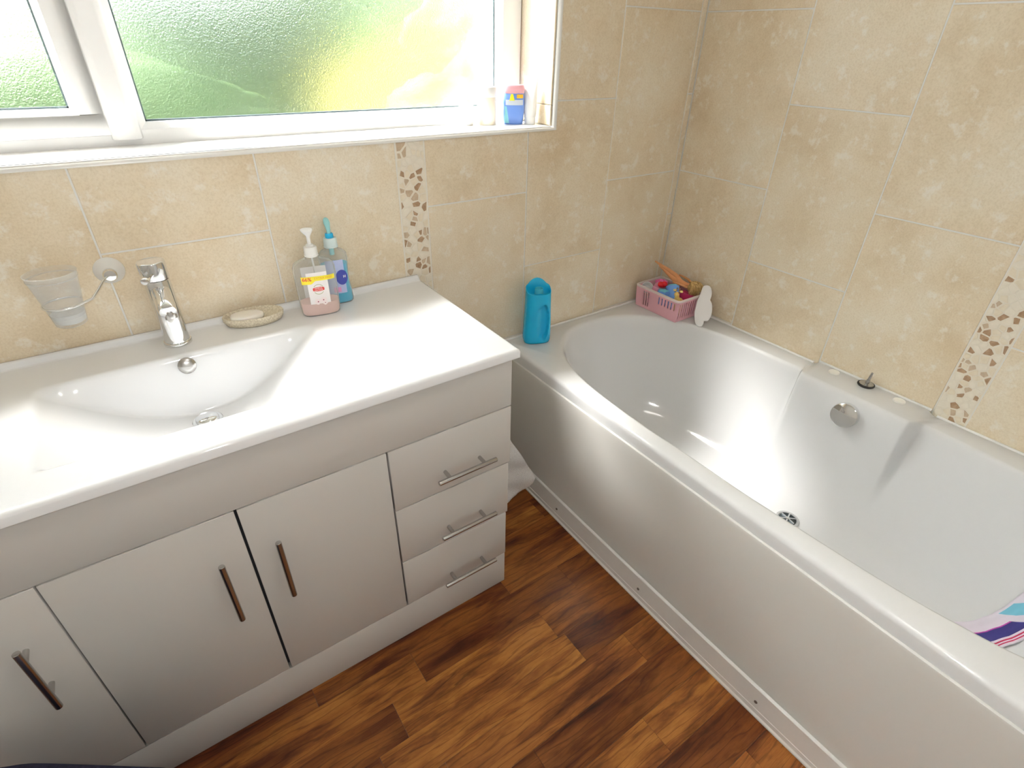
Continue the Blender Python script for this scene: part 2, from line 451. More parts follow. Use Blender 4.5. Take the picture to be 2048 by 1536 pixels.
mb.build('handle', M_chrome, dr, (-.75, YB - .03, 0))

# edge trims round the window opening
def trim(name, a, bdir, length, n_in, label):
    """quarter-round trim from a along bdir; n_in: unit vector from the wall into the opening"""
    a = Vector(a); d = Vector(bdir); n = Vector(n_in); f = Vector((0, -1, 0)); mb = MB(); rings = []
    for t in (0, length):
        q = a + d * t; ring = []
        for k in range(9):
            an = pi / 2 * k / 8
            ring.append(tuple(q + n * (.011 * sin(an)) - n * .011 + f * (.0045 + .0095 * cos(an)) - f * .009))
        ring += [tuple(q + n * 0 - f * .012), tuple(q - n * .011 - f * .012)]
        rings.append(ring)
    mb.loft(rings, True, True, True, 0, True)
    return tag(mb.build(name, M_trim), label, kind='structure')
trim('trim_3', (WX0 - .011, 0, WZ0), (1, 0, 0), WX1 - WX0 + .022, (0, 0, 1), 'white edging strip along the front of the window sill')
trim('trim_4', (WX1, 0, WZ0 - .011), (0, 0, 1), WZ1 - WZ0 + .022, (-1, 0, 0), 'white edging strip up the right side of the window recess')
mb = MB(); mb.box(WX0 + .002, WX1 - .007, -.0005, .17, WZ0 - .006, WZ0)
tag(mb.build('trim_5', M_sill), 'white window sill', kind='structure')

# window: frame, mullion, opening sash on the left, two obscure panes
win = thing('window_1', None, None, (-1.607, .19, WZ0)); tag(win, 'white plastic window with obscure glass', kind='structure'); wo = (-1.607, .19, WZ0)
FY0, FY1 = .16, .225
gx0, gx1, gz0 = -1.637, -.700, 1.243            # right pane daylight
mb = MB()
mb.box(WX0 + .008, WX1 - .008, FY0 + .002, FY1, WZ0 - .003, WZ0 + .032); mb.box(WX0 + .008, WX1 - .008, FY0, FY1, WZ1 - .05, WZ1)
mb.box(gx1 + .012, WX1 - .008, FY0, FY1, WZ0, WZ1); mb.box(WX0 + .008, WX0 + .06, FY0, FY1, WZ0, WZ1)
mb.build('frame', M_upvc, win, wo, bevel=.004)
mb = MB()      # glazing beads round the right pane, sloping to the glass
def bead(mb, x0, x1, z0, z1, wdt, ya, yb):
    o = [(x0 - wdt, ya, z0 - wdt), (x1 + wdt, ya, z0 - wdt), (x1 + wdt, ya, z1 + wdt), (x0 - wdt, ya, z1 + wdt)]
    i = [(x0, yb, z0), (x1, yb, z0), (x1, yb, z1), (x0, yb, z1)]
    k = [(x0, yb + .02, z0), (x1, yb + .02, z0), (x1, yb + .02, z1), (x0, yb + .02, z1)]
    mb.loft([o, i, k], True, False, False, 0, False)
bead(mb, gx0, gx1, gz0, WZ1 - .06, .014, FY0 + .002, FY0 + .014)
mb.build('glazing_bead', M_upvc, win, wo)
mb = MB()      # mullion with a rounded foot
prof = [(-1.712, .172), (-1.708, .150), (-1.697, .143), (-1.665, .143), (-1.654, .150), (-1.648, .172)]
mb.loft([[(x, y, z) for x, y in prof] for z in (WZ0 + .012, WZ1 - .02)], True, True, True, 0, True)
mb.box(-1.722, -1.645, .172, FY1, WZ0 + .02, WZ1 - .02)
mb.build('mullion', M_upvc, win, wo, bevel=.003)
sash_x1, sg_x1, sg_z0 = -1.7065, -1.765, 1.275
mb = MB()
mb.box(WX0 + .03, sash_x1, .150, .215, WZ0 + .022, sg_z0 - .012); mb.box(WX0 + .03, sash_x1, .150, .215, WZ1 - .09, WZ1 - .03)
mb.box(sg_x1 + .012, sash_x1, .150, .215, sg_z0 - .012, WZ1 - .09); mb.box(WX0 + .03, WX0 + .085, .150, .215, sg_z0 - .012, WZ1 - .09)
sash = mb.build('sash', M_upvc, win, wo, bevel=.004)
mb = MB(); bead(mb, WX0 + .1, sg_x1, sg_z0, WZ1 - .105, .014, .152, .164)
mb.build('sash_bead', M_upvc, sash, wo)
M_gasket = mat('glazing_gasket', (.10, .14, .15), .5)
def pane(nm, x0, x1, z0, z1, yy, par):
    mb = MB(); mb.box(x0 - .006, x1 + .006, yy, yy + .006, z0 - .006, z1 + .006)
    p = mb.build(nm, M_glass, par, wo)
    mb = MB(); t = .0035
    for r in ((x0, x1, z0, z0 + t), (x0, x1, z1 - t, z1), (x0, x0 + t, z0, z1), (x1 - t, x1, z0, z1)): mb.box(r[0], r[1], yy - .005, yy - .0005, r[2], r[3])
    mb.build('gasket', M_gasket, par, wo)
pane('pane', gx0, gx1, gz0, WZ1 - .06, FY0 + .032, win)
pane('pane', WX0 + .1, sg_x1, sg_z0, WZ1 - .105, .182, sash)

# outside: pale stone sill, lawn, hedge, shrubs
mb = MB(); mb.box(WX0 - .05, WX1 + .05, .226, .40, WZ0 - .06, WZ0 - .02)
tag(mb.build('trim_6', mat('outer_sill', (.86, .86, .84), .4)), 'pale outer window sill', kind='structure')
mb = MB(); mb.box(-14, 14, .32, 24, -1.02, -1.0)
tag(mb.build('lawn', mottled('grass', (.015, .028, .008), (.026, .04, .012), 1.2, .9)), 'sunlit lawn outside the window', kind='stuff')

def foliage(name, c, r, sq, seed, m, label, cat, group=None):
    """a leafy mass: a lumpy closed crown of small leaf-sized facets"""
    bm = bmesh.new(); bmesh.ops.create_icosphere(bm, subdivisions=5, radius=1)
    for v in bm.verts:
        p = v.co.copy(); s = Vector((seed * 3.1, seed * 1.7, 0))
        k = 1 + .18 * noise.noise(p * 1.8 + s) + .06 * noise.noise(p * 5 + s) + .03 * noise.noise(p * 14 + s)
        v.co = Vector((p.x * sq[0], p.y * sq[1], p.z * sq[2])) * r * k
    me = bpy.data.meshes.new(name); bm.to_mesh(me); bm.free(); me.materials.append(m)
    o = bpy.data.objects.new(name, me); COL.objects.link(o); o.location = c
    for p_ in me.polygons: p_.use_smooth = True
    return tag(o, label, cat, group)
M_leaf = mottled('leaf_green', (.042, .082, .022), (.068, .120, .036), 3, .7)
M_leafd = mottled('leaf_dark', (.04, .09, .03), (.09, .16, .06), 3, .7)
M_leafy = mottled('leaf_yellow', (.30, .25, .04), (.38, .31, .06), 4, .7)
M_sage = mottled('leaf_sage', (.045, .068, .034), (.068, .092, .052), 3, .7)
M_lime = mottled('leaf_lime', (.095, .17, .035), (.135, .21, .05), 3, .7)
foliage('shrub', (-3.0, 6.5, .30), 1.10, (2.9, .75, 1.0), 1, M_leaf, 'wide blurred green shrub low behind the mullion and both panes', 'shrub')
foliage('shrub', (2.35, 6.3, .2), .85, (1.0, .8, .95), 2, M_leafy, 'blurred yellow shrub seen through the middle of the big pane', 'shrub')
foliage('shrub', (4.4, 7.4, .5), 1.2, (1.1, .8, .95), 3, M_lime, 'blurred bright green shrub seen through the right of the big pane', 'shrub')
foliage('hedge', (-.6, 9.6, .80), 1.5, (2.9, .6, 1.0), 7, M_sage, 'long blurred sage green hedge behind the shrubs', 'hedge')
foliage('hedge', (-8.2, 9.8, .5), 1.2, (2.0, .7, 1.0), 8, M_sage, 'sage green hedge at the left end of the garden', 'hedge')
foliage('hedge', (7.4, 10.8, 1.05), 1.7, (2.0, .7, 1.0), 9, M_leaf, 'blurred green hedge at the far right of the garden', 'hedge')
for i, (x, y_, z, rad, lab) in enumerate(((-7.6, 13.5, 2.6, 2.3, 'blurred pale tree behind the left pane'), (5.2, 14.5, 2.8, 2.5, 'blurred pale tree behind the middle of the big pane'), (13.5, 15, 2.8, 2.7, 'blurred pale tree behind the right of the big pane'))):
    tr_ = foliage('tree', (x, y_, z), rad, (1.2, .8, .9), 20 + i, M_sage, lab, 'tree', 'trees at the end of the garden')
    mb = MB(); mb.tube([(0, 0, -z - 1.0), (0, 0, -.6 * rad)], .14); mb.build('trunk', mat('bark', (.10, .075, .05), .9), tr_)
t = thing('garden_shed', 'blurred grey-lilac shed seen at the top left of the big pane', 'shed', (-.9, 14, -1.0))
mb = MB(); mb.box(-2.2, 2.2, -1, 1, 0, 3.0); mb.build('wall', mat('shed_grey', (.14, .14, .18), .8), t)
mb = MB(); mb.loft([[(x, -1.25, 2.95), (x, 0, 3.9), (x, 1.25, 2.95)] for x in (-2.4, 2.4)], True, True, True, 0, False); mb.build('roof', mat('shed_roof', (.15, .155, .19), .8), t)

# unseen ceiling fixture, added to go with the fill light
t = thing('fill_fixture', 'round white ceiling fixture out of view, added for the fill light', 'lamp', (-1.3, -1.25, ZC))
mb = MB(); mb.lathe([(.0, 0), (.19, 0), (.19, -.03), (.175, -.045)], (0, 0, 0), 48); mb.build('base', M_whitepl, t)
mb = MB(); mb.lathe([(.16, -.045), (.178, -.05), (.178, -.058), (.165, -.066)], (0, 0, 0), 48); mb.build('rim', M_chrome, t)

# ------------------------------------------------------------------ vanity unit
VX0, VX1, VF = -2.335, -1.094, -.491
vo = (-1.71, -.25, 0)
van = thing('vanity_unit', 'ivory gloss vanity cabinet with doors and drawers under the basin', 'cabinet', vo)
mb = MB(); mb.box(VX0, VX1 - .012, -.468, -.006, 0, .660, 0); mb.box(VX0 + .004, VX1 - .016, -.4715, -.468, .11, .79, 1)
for x0, x1 in ((VX0, VX0 + .018), (VX1 - .030, VX1 - .012)): mb.box(x0, x1, -.468, -.006, .660, .7975, 0)
mb.build('carcass', [M_gloss, M_dark], van, vo)
def front(nm, x0, x1, z0, z1, y0=VF, th=.018, m=None):
    mb = MB(); mb.box(x0, x1, y0, y0 + th, z0, z1)
    return mb.build(nm, m or M_gloss, van, vo, bevel=.0016)
front('fascia_panel', VX0, VX1, .6552, .797)
front('plinth', VX0, VX1 - .011, .0, .1235, VF + .001, .022)
def bar_handle(a, bb, par):
    """steel bar on two posts standing off the front; a and bb are the bar ends"""
    a, bb = Vector(a), Vector(bb); d = (bb - a); mb = MB()
    h = MB(); h.lathe([(.0045, 0), (.0058, .0008), (.0060, .002), (.0060, d.length - .002), (.0058, d.length - .0008), (.0045, d.length)], tuple(a), 20, tuple(d))
    ho = h.build('handle', M_steel, par, vo)
    for t in (.2, .8):
        q = a + d * t; m2 = MB(); m2.lathe([(.0048, 0), (.0048, VF - q.y + .001)], tuple(q), 16, (0, 1, 0))
        m2.build('post', M_steel, ho, vo)
HY = VF - .03
for (x0, x1), hx in (((-2.3345, -2.0305), -2.085), ((-2.0275, -1.7305), -1.780), ((-1.7255, -1.4235), -1.676)):
    d_ = front('door', x0, x1, .1262, .6525)
    bar_handle((hx, HY, .398), (hx, HY, .562), d_)
for z0, z1, x1, hz in ((.4755, .6525, -1.094, .521), (.2945, .4728, -1.099, .334), (.1262, .2918, -1.104, .149)):
    d_ = front('drawer', -1.4195, x1, z0, z1)
    bar_handle((-1.318, HY, hz + .012), (-1.156, HY, hz + .012), d_)

# basin moulded into a full-width top
bo = (-1.716, -.255, .82)
bas = thing('washbasin', 'white ceramic basin top with shallow curved bowl on the vanity', 'basin', bo)
BX0, BX1, BY0, BY1, BZ = -2.345, -1.0875, -.5125, -.003, .82
bc, bw = -1.711, .272
def sst(a, c, x):
    t = min(max((x - a) / (c - a), 0), 1); return t * t * (3 - 2 * t)
def bowl(x, y):
    u = abs((x - bc) / bw)
    fl = .138 * max(0, 1 - u ** 2) ** 1.2
    yw = sst(-.131, -.165, y) * sst(-.430, -.400, y)
    e = sst(1.02, .93, u)
    return fl * yw * (.35 + .65 * e) if u < 1 else 0
def axis_list(a, c, lo, n):   # rows with a rounded lip at the low and high ends
    return None
xs = [(BX0, -.022), (BX0, -.006), (BX0 + .0015, -.002), (BX0 + .006, 0)]
n = 230
xs += [(BX0 + .006 + (BX1 - BX0 - .012) * i / n, 0) for i in range(1, n)]
xs += [(BX1 - .006, 0), (BX1 - .0015, -.002), (BX1, -.006), (BX1, -.022)]
ys = [(BY0, -.022), (BY0, -.007), (BY0 + .002, -.0022), (BY0 + .007, 0)]
n = 110
ys += [(BY0 + .007 + (BY1 - .016 - BY0 - .007) * i / n, 0) for i in range(1, n + 1)]
ys += [(BY1 - .013, .003), (BY1 - .011, .010), (BY1 - .008, .0135), (BY1 - .003, .014), (BY1, .0135), (BY1, -.022)]
vs, fs = [], []
for x, ox in xs:
    for y, oy in ys:
        z = BZ + (min(ox, oy) if (ox < 0 or oy < 0) else oy) - bowl(x, y)
        vs.append((x, y, z))
ny = len(ys)
for i in range(len(xs) - 1):
    for j in range(ny - 1): fs.append((i * ny + j, (i + 1) * ny + j, (i + 1) * ny + j + 1, i * ny + j + 1))
mb = MB(); mb.add(vs, fs, 0, True)
mb.add([(BX0 + .003, BY0 + .003, BZ - .0222), (BX1 - .003, BY0 + .003, BZ - .0222), (BX1 - .003, -.468, BZ - .0222), (BX0 + .003, -.468, BZ - .0222)], [(0, 1, 2, 3)])
mb.build('bowl', M_ceramic, bas, bo, sharp=False)
mb = MB(); mb.lathe([(.0, .0066), (.007, .0064), (.014, .0050), (.0178, .0022), (.0182, 0)], (-1.7205, -.1475, .799), 32, (0, -.95, .3))
mb.build('overflow_cover', M_steel, bas, bo)
mb = MB(); mb.lathe([(.031, 0), (.031, .003), (.029, .005), (.024, .0052), (.023, .009), (.020, .0125), (.010, .015), (0, .0155)], (-1.718, -.210, .6865), 36)
mb.build('waste_cover', M_chrome, bas, bo)

# mixer tap
to = (-1.7208, -.068, BZ)
tap = thing('basin_tap', 'chrome mixer tap standing behind the basin bowl', 'tap', to)
mb = MB(); mb.lathe([(.0275, 0), (.0285, .001), (.0285, .007), (.0275, .009), (.0255, .0095), (.0248, .014), (.0245, .150), (.0238, .152)], (0, 0, 0), 48); mb.build('body', M_chrome, tap)
mb = MB(); mb.lathe([(.0232, .1525), (.0255, .154), (.0258, .156), (.0262, .1885), (.0258, .1905), (.0248, .1914), (.0240, .1915), (.010, .1919), (0, .192)], (0, 0, 0), 48)
hd = mb.build('handle', M_chrome, tap)
mb = MB(); mb.lathe([(.0055, 0), (.0058, .015), (.0075, .034), (.0078, .040), (.0062, .043), (0, .0432)], (-.006, -.022, .170), 20, (-.32, -.80, .0)); mb.build('lever', M_chrome, hd)
mb = MB(); mb.lathe([(.0185, 0), (.0182, .050), (.0175, .066), (.0155, .071), (.010, .0735), (0, .074)], (0, -.012, .128), 36, (.0, -.93, -.30))
sp = mb.build('spout', M_chrome, tap)
mb = MB(); mb.lathe([(.0118, 0), (.0128, .002), (.0128, .007), (.0115, .008), (.0115, .020), (.0105, .0215), (.0095, .0195), (0, .0195)], (.0015, -.070, .110), 28, (.05, -.25, -1)); mb.build('aerator', M_steel, sp)

# tumbler holder on the wall and its tumbler
ho_ = thing('tumbler_holder', 'white and chrome wall bracket with wire ring left of the tap', 'tumbler holder', (-1.797, 0, .985))
mb = MB(); mb.lathe([(.0275, 0), (.0280, .0015), (.0275, .003), (.0130, .024), (.012, .026), (0, .0262)], (0, 0, 0), 40, (0, -1, 0)); mb.build('backplate', M_whitepl, ho_)
mb = MB(); mb.lathe([(.0120, .0255), (.0128, .027), (.0128, .036), (.0105, .040), (0, .041)], (0, 0, 0), 32, (0, -1, 0)); mb.build('knob', M_chrome, ho_)
cx, cy, cz = -.089, -.068, -.030
pts = [(-.004, -.036, 0), (-.014, -.050, -.004), (-.026, -.066, -.014), (-.040, -.086, -.024)]
a0 = -55
pts += [(cx + .0345 * cos(radians(a)), cy + .0345 * sin(radians(a)), cz) for a in range(a0, -330, -9)]
mb = MB(); mb.tube(pts, .0023, 12); mb.build('wire_ring', M_chrome, ho_)
tum = thing('tumbler', 'clear frosted plastic tumbler hanging in the wire ring', 'tumbler', (-1.797 + cx, cy, .985 + cz - .044))
M_frost = clear('frosted_plastic', (.97, .97, .97), .07, .42, .22)
mb = MB()
prof = [(.0, .0), (.023, .0), (.0268, .003), (.0275, .008), (.0325, .044), (.0425, .106), (.0436, .108), (.0424, .1085), (.0412, .106), (.0312, .044), (.0262, .010), (.022, .006), (0, .0055)]
mb.lathe(prof, (0, 0, 0), 48); mb.build('cup', M_frost, tum)
mb = MB(); mb.lathe([(.0230, .0062), (.0262, .0085), (.0284, .026), (.0278, .026), (.0258, .0090), (.0230, .0068), (.0230, .0062)], (0, 0, 0), 48, caps=False); mb.build('base_cup', clear('frost_base', (.93, .93, .93), .35, .6, .3), tum)
mb = MB(); mb.lathe([(.0411, .0960), (.0418, .0962), (.0420, .0985), (.0413, .0983), (.0411, .0960)], (0, 0, 0), 48, caps=False); mb.build('rim_band', clear('frost_band', (.95, .95, .95), .12, .45, .2), tum)

# soap dish and soap
sdh = thing('soap_dish', 'oval speckled stone soap dish on the basin top', 'soap dish', (-1.551, -.044, BZ), radians(-8))
M_stone = mottled('speckled_stone', (.60, .52, .39), (.80, .73, .58), 260, .7, 2, .4, 400)
A, B = .069, .0415
def oval(s, z, a=A, bb=B, n=56): return [(a * s * cos(2 * pi * k / n), bb * s * sin(2 * pi * k / n), z) for k in range(n)]
mb = MB(); mb.loft([oval(.84, 0), oval(.9, .002), oval(.99, .012), oval(1.0, .020), oval(.98, .0225), oval(.93, .022), oval(.84, .014), oval(.6, .0115), oval(.2, .011)], True, True, True)
for k in (-.02, 0, .02): mb.box(k - .0025, k + .0025, -.018, .018, .010, .0135)
mb.build('dish', M_stone, sdh)
so = mb = MB()
def sell(s, z): return [(.0375 * s * math.copysign(abs(cos(t)) ** .8, cos(t)), .021 * s * math.copysign(abs(sin(t)) ** .8, sin(t)), z) for t in (2 * pi * k / 48 for k in range(48))]
mb.loft([sell(.6, 0), sell(.85, .0015), sell(.98, .005), sell(1, .008), sell(.96, .0115), sell(.8, .0145), sell(.5, .016), sell(.1, .0165)], True, True, True)
o = mb.build('soap_bar', mat('soap', (.88, .84, .76), .45, sss=.2)); o.location = (-1.567, -.054, BZ + .0142); o.rotation_euler = (radians(3), radians(2), radians(-6))
tag(o, 'cream oval bar of soap lying in the stone dish', 'soap')

# ------------------------------------------------------------------ bottles
def supel(a, bb, z, n=64, e=2.8):
    r = []
    for k in range(n):
        t = 2 * pi * k / n; c_, s_ = cos(t), sin(t)
        r.append((a * math.copysign(abs(c_) ** (2 / e), c_), bb * math.copysign(abs(s_) ** (2 / e), s_), z))
    return r
def front_pt(prof, u, z, e=2.8, lift=.0007):
    """point on the front (-y) of a bottle body with profile (a, b, z)"""
    for (a0, b0, z0), (a1, b1, z1) in zip(prof, prof[1:]):
        if z0 <= z <= z1 or (a1, b1, z1) == prof[-1]:
            t = min(max((z - z0) / max(z1 - z0, 1e-6), 0), 1); a = a0 + (a1 - a0) * t; bb = b0 + (b1 - b0) * t; break
    q = min(abs(u / a), .999)
    return (u, -bb * (1 - q ** e) ** (1 / e) - lift, z)
def patch_label(name, m, parent, prof, u0, u1, z0, z1, lift=.0007, shape=None, nu=20, nv=10):
    vs, fs = [], []
    for i in range(nu + 1):
        for j in range(nv + 1):
            u = u0 + (u1 - u0) * i / nu; z = z0 + (z1 - z0) * j / nv
            if shape: u, z = shape(i / nu, j / nv)
            vs.append(front_pt(prof, u, z, lift=lift))
    for i in range(nu):
        for j in range(nv): fs.append((i * (nv + 1) + j, (i + 1) * (nv + 1) + j, (i + 1) * (nv + 1) + j + 1, i * (nv + 1) + j + 1))
    return MB().add(vs, fs, 0, True).build(name, m, parent, sharp=False)
def lettering(txt, m, parent, prof, u, z, size, lift=.0011, rot=0, name='lettering', bold=0.0):
    c = bpy.data.curves.new('txt', 'FONT'); c.body = txt; c.size = size; c.align_x = 'CENTER'; c.align_y = 'CENTER'; c.offset = bold; c.resolution_u = 4
    to_ = bpy.data.objects.new('txt', c); COL.objects.link(to_)
    dg = bpy.context.evaluated_depsgraph_get(); dg.update()
    me = bpy.data.meshes.new_from_object(to_.evaluated_get(dg)); bpy.data.objects.remove(to_)
    for v in me.vertices:
        x = v.co.x * cos(rot) - v.co.y * sin(rot); y = v.co.x * sin(rot) + v.co.y * cos(rot)
        v.co = front_pt(prof, u + x, z + y, lift=lift)
    me.materials.clear(); me.materials.append(m); me.name = name
    o = bpy.data.objects.new(name, me); COL.objects.link(o); o.parent = parent
    return o
M_clear = clear('clear_plastic', (.95, .955, .95), .10, .55, .06)
def collar(mb, z, r):
    mb.lathe([(r * .97, z), (r, z + .002), (r * .93, z + .0035), (r * .97, z + .007), (r * .92, z + .009), (r * .96, z + .0125), (r * .91, z + .0145), (r * .93, z + .020), (r * .85, z + .023), (0, z + .0232)], (0, 0, 0), 36)

# pink hand soap
pk = thing('soap_dispenser', 'clear pump bottle with white pump, yellow sticker and a little pink soap left', 'soap bottle', (-1.398, -.078, BZ), radians(-9))
prof = [(.042, .022, 0), (.0455, .0245, .003), (.0470, .0255, .010), (.0485, .0265, .06), (.0495, .027, .105), (.049, .0265, .120), (.046, .0245, .129), (.037, .020, .1355), (.024, .0165, .140), (.0155, .0155, .143), (.0150, .0150, .149)]
mb = MB(); mb.loft([supel(a, bb, z) for a, bb, z in prof], True, True, True); body = mb.build('bottle_body', M_clear, pk)
mb = MB(); mb.loft([supel(a - .0015, bb - .0015, z + (.0015 if i == 0 else 0)) for i, (a, bb, z) in enumerate(prof[:3])] + [supel(.0463, .0247, .034)], True, True, True)
mb.build('liquid_soap', mat('pink_soap', (.86, .60, .55), .35, sss=.1), pk)
M_lab = mat('label_film', (.86, .84, .83), .4)
patch_label('back_label', M_lab, pk, [(a, -bb + .0024, z) for a, bb, z in prof], -.030, .030, .030, .112, -.0005)
fl = patch_label('front_label', mat('label_pale', (.90, .86, .86), .35), pk, prof, -.024, .024, .034, .114)
M_yel = mat('sticker_yellow', (.93, .80, .04), .4); M_red = mat('print_red', (.72, .05, .04), .4)
def flag(i, j):
    u = -.036 + .078 * i; zt = .1055 - .0015 * i; h = .0115 + (.0075 if i < .28 else .0075 * max(0, 1 - (i - .28) / .12))
    return u, zt - h * (1 - j)
st = patch_label('sticker', M_yel, pk, prof, 0, 0, 0, 0, .0012, flag, 30, 6)
lettering('66%', M_red, st, prof, -.0235, .0985, .0125, .0018, radians(-2), bold=.0002)
lettering('EXTRA FREE', mat('print_orange', (.80, .42, .03), .4), st, prof, .0145, .0988, .0078, .0018, radians(-2))
patch_label('emblem', M_red, fl, prof, -.013, .013, .066, .076, .0011, lambda i, j: ((-.0135 + .027 * i), .072 + (.0052 - .002 * abs(2 * i - 1) ** 3) * (2 * j - 1)), 14, 4)
M_wht = mat('print_white', (.9, .9, .88), .4); M_olive = mat('print_olive', (.42, .45, .22), .5)
lettering('IMPERIAL', M_wht, fl, prof, 0, .0742, .0046, .0015); lettering('LEATHER', M_wht, fl, prof, 0, .0698, .0048, .0015)
def arc_pts(prof, r0, r1, ry, zc, a0, a1, m, par, nm='crest'):
    vs, fs = [], []; nn = 24
    for i in range(nn + 1):
        a = radians(a0 + (a1 - a0) * i / nn); w_ = .0006 * (1 + .8 * sin(i * 2.1))
        for r in (-w_, w_): vs.append(front_pt(prof, (r0 + r) * cos(a), zc + (ry + r) * sin(a), lift=.0011))
    for i in range(nn): fs.append((2 * i, 2 * i + 2, 2 * i + 3, 2 * i + 1))
    MB().add(vs, fs).build(nm, m, par, sharp=False)
arc_pts(prof, .012, .012, .0125, .0715, 30, 150, M_olive, fl); arc_pts(prof, .012, .012, .0125, .0715, 210, 330, M_olive, fl)
mb = MB(); mb2 = MB()
for (fx, fz, r) in ((-.006, .040, .0085), (.007, .043, .0085), (.010, .035, .006)):
    for k in range(5):
        a = 2 * pi * k / 5 + fx * 90; c0 = (fx + r * .55 * cos(a), fz + r * .55 * sin(a)); ring = []
        for q in range(12):
            t = 2 * pi * q / 12; ring.append(front_pt(prof, c0[0] + r * .48 * cos(t), c0[1] + r * .42 * sin(t), lift=.0012 + .00003 * k))
        mb.add(ring, [tuple(range(12))])
    ring = [front_pt(prof, fx + r * .2 * cos(2 * pi * q / 10), fz + r * .2 * sin(2 * pi * q / 10), lift=.0016) for q in range(10)]
    mb2.add(ring, [tuple(range(10))])
mb.build('blossom_print', mat('print_blossom', (.93, .82, .82), .4), fl, sharp=False); mb2.build('blossom_heart', mat('print_plum', (.40, .08, .14), .4), fl, sharp=False)
mb = MB(); collar(mb, .147, .0165); mb.lathe([(.0085, .168), (.0085, .175), (.0045, .1755), (.0042, .196), (.0, .196)], (0, 0, 0), 24)
pc = mb.build('pump_collar', mat('pump_white', (.86, .86, .84), .35), pk)
mb = MB()
hr = []
for t, wd, th, zz, yy in ((0, .0040, .0035, .190, .0), (.2, .0052, .0045, .196, -.001), (.5, .0095, .0060, .201, .001), (.8, .0135, .0075, .2065, .003), (1, .0135, .0070, .2095, .004), (1.05, .010, .0045, .2110, .005)):
    hr.append([(wd * cos(2 * pi * k / 20) - .3 * yy, yy + th * sin(2 * pi * k / 20), zz + .25 * th * sin(2 * pi * k / 20)) for k in range(20)])
mb.loft(hr, True, True, True); mb.tube([(0, .012, .205), (0, .026, .204), (0, .034, .201)], .0035)
mb.build('pump_head', M_whitepl, pk)
mb = MB(); mb.tube([(0, 0, .147), (.002, 0, .08), (.006, 0, .01)], .0022, 8); mb.build('dip_tube', mat('tube_plastic', (.85, .86, .86), .4), pk)

# blue hand wash behind it
bl = thing('soap_dispenser', 'blue hand wash pump bottle half hidden behind the pink soap bottle', 'soap bottle', (-1.336, -.036, BZ), radians(-9))
prof2 = [(.033, .019, 0), (.0365, .0215, .004), (.0375, .0222, .012), (.036, .0218, .03), (.0325, .021, .06), (.0325, .021, .082), (.0345, .0215, .104), (.0355, .0215, .120), (.034, .0205, .130), (.027, .018, .1375), (.018, .0155, .141), (.0150, .0150, .144), (.0145, .0145, .150)]
mb = MB(); mb.loft([supel(a, bb, z, e=2.6) for a, bb, z in prof2], True, True, True); mb.build('bottle_body', M_clear, bl)
mb = MB(); mb.loft([supel(a - .0015, bb - .0015, z + (.0015 if i == 0 else 0), e=2.6) for i, (a, bb, z) in enumerate(prof2[:7])], True, True, True)
mb.build('liquid_soap', mat('blue_soap', (.03, .50, .80), .2, sss=.1), bl)
lb = patch_label('front_label', mat('label_lilac', (.48, .55, .82), .4), bl, prof2, -.024, .020, .030, .118)
patch_label('logo_disc', mat('print_navy', (.05, .07, .42), .4), lb, prof2, 0, 0, 0, 0, .0016, lambda i, j: (.012 + .015 * (1 - i) * cos(2 * pi * j), .072 + .020 * (1 - i) * sin(2 * pi * j)), 6, 32)
lettering('H', M_wht, lb, prof2, .0185, .0735, .0095, .0024, bold=.0003)
patch_label('pink_panel', mat('print_pink', (.75, .35, .62), .4), lb, prof2, -.012, .006, .034, .047, .0011)
mb = MB(); collar(mb, .147, .0175); bcol = mb.build('pump_collar', mat('pump_frost', (.66, .78, .80), .35), bl)
mb = MB(); mb.lathe([(.0098, .169), (.0102, .171), (.0100, .179), (.0085, .181), (0, .181)], (0, 0, 0), 24); mb.build('lock_ring', mat('ring_blue', (.02, .45, .80), .3), bl)
M_aqua = mat('pump_aqua', (.36, .72, .76), .3)
mb = MB(); hr = []
for wd, th, zz, yy in ((.0045, .0045, .177, 0), (.0050, .0045, .188, 0), (.0062, .006, .196, .004), (.0078, .006, .204, .010), (.0065, .004, .211, .016), (.003, .002, .214, .019)):
    hr.append([(wd * cos(2 * pi * k / 20), yy + th * sin(2 * pi * k / 20), zz) for k in range(20)])
mb.loft(hr, True, True, True)
mb.build('pump_head', M_aqua, bl)
mb = MB(); mb.tube([(0, 0, .149), (0, 0, .127)], .006, 14); mb.build('pump_barrel', M_aqua, bl)

# ------------------------------------------------------------------ bath
HB = .53
tub_o = (-.40, -.85, 0)
tub = thing('bathtub', 'white acrylic bath with panelled side along the tiled wall', 'bath', tub_o)
key = [(-.745, -.60), (-.7435, -.77), (-.744, -.94), (-.738, -1.07), (-.7285, -1.24), (-.713, -1.36), (-.68, -1.48), (-.60, -1.59), (-.46, -1.645), (-.32, -1.635), (-.19, -1.56), (-.115, -1.42),
       (-.088, -1.25), (-.078, -1.08), (-.076, -.92), (-.076, -.76), (-.078, -.60), (-.084, -.45), (-.105, -.32), (-.155, -.20), (-.235, -.105), (-.33, -.055), (-.43, -.04), (-.53, -.058), (-.61, -.108), (-.668, -.18), (-.712, -.29), (-.735, -.42)]
def crom(keys, per):
    out = []; n = len(keys)
    for i in range(n):
        p0, p1, p2, p3 = (Vector((*keys[(i + k) % n], 0)) for k in (-1, 0, 1, 2))
        for q in range(per):
            t = q / per
            out.append(.5 * ((2 * p1) + (p2 - p0) * t + (2 * p0 - 5 * p1 + 4 * p2 - p3) * t * t + (3 * p1 - p0 - 3 * p2 + p3) * t ** 3))
    return [(v.x, v.y) for v in out]
inner = crom(key, 60)
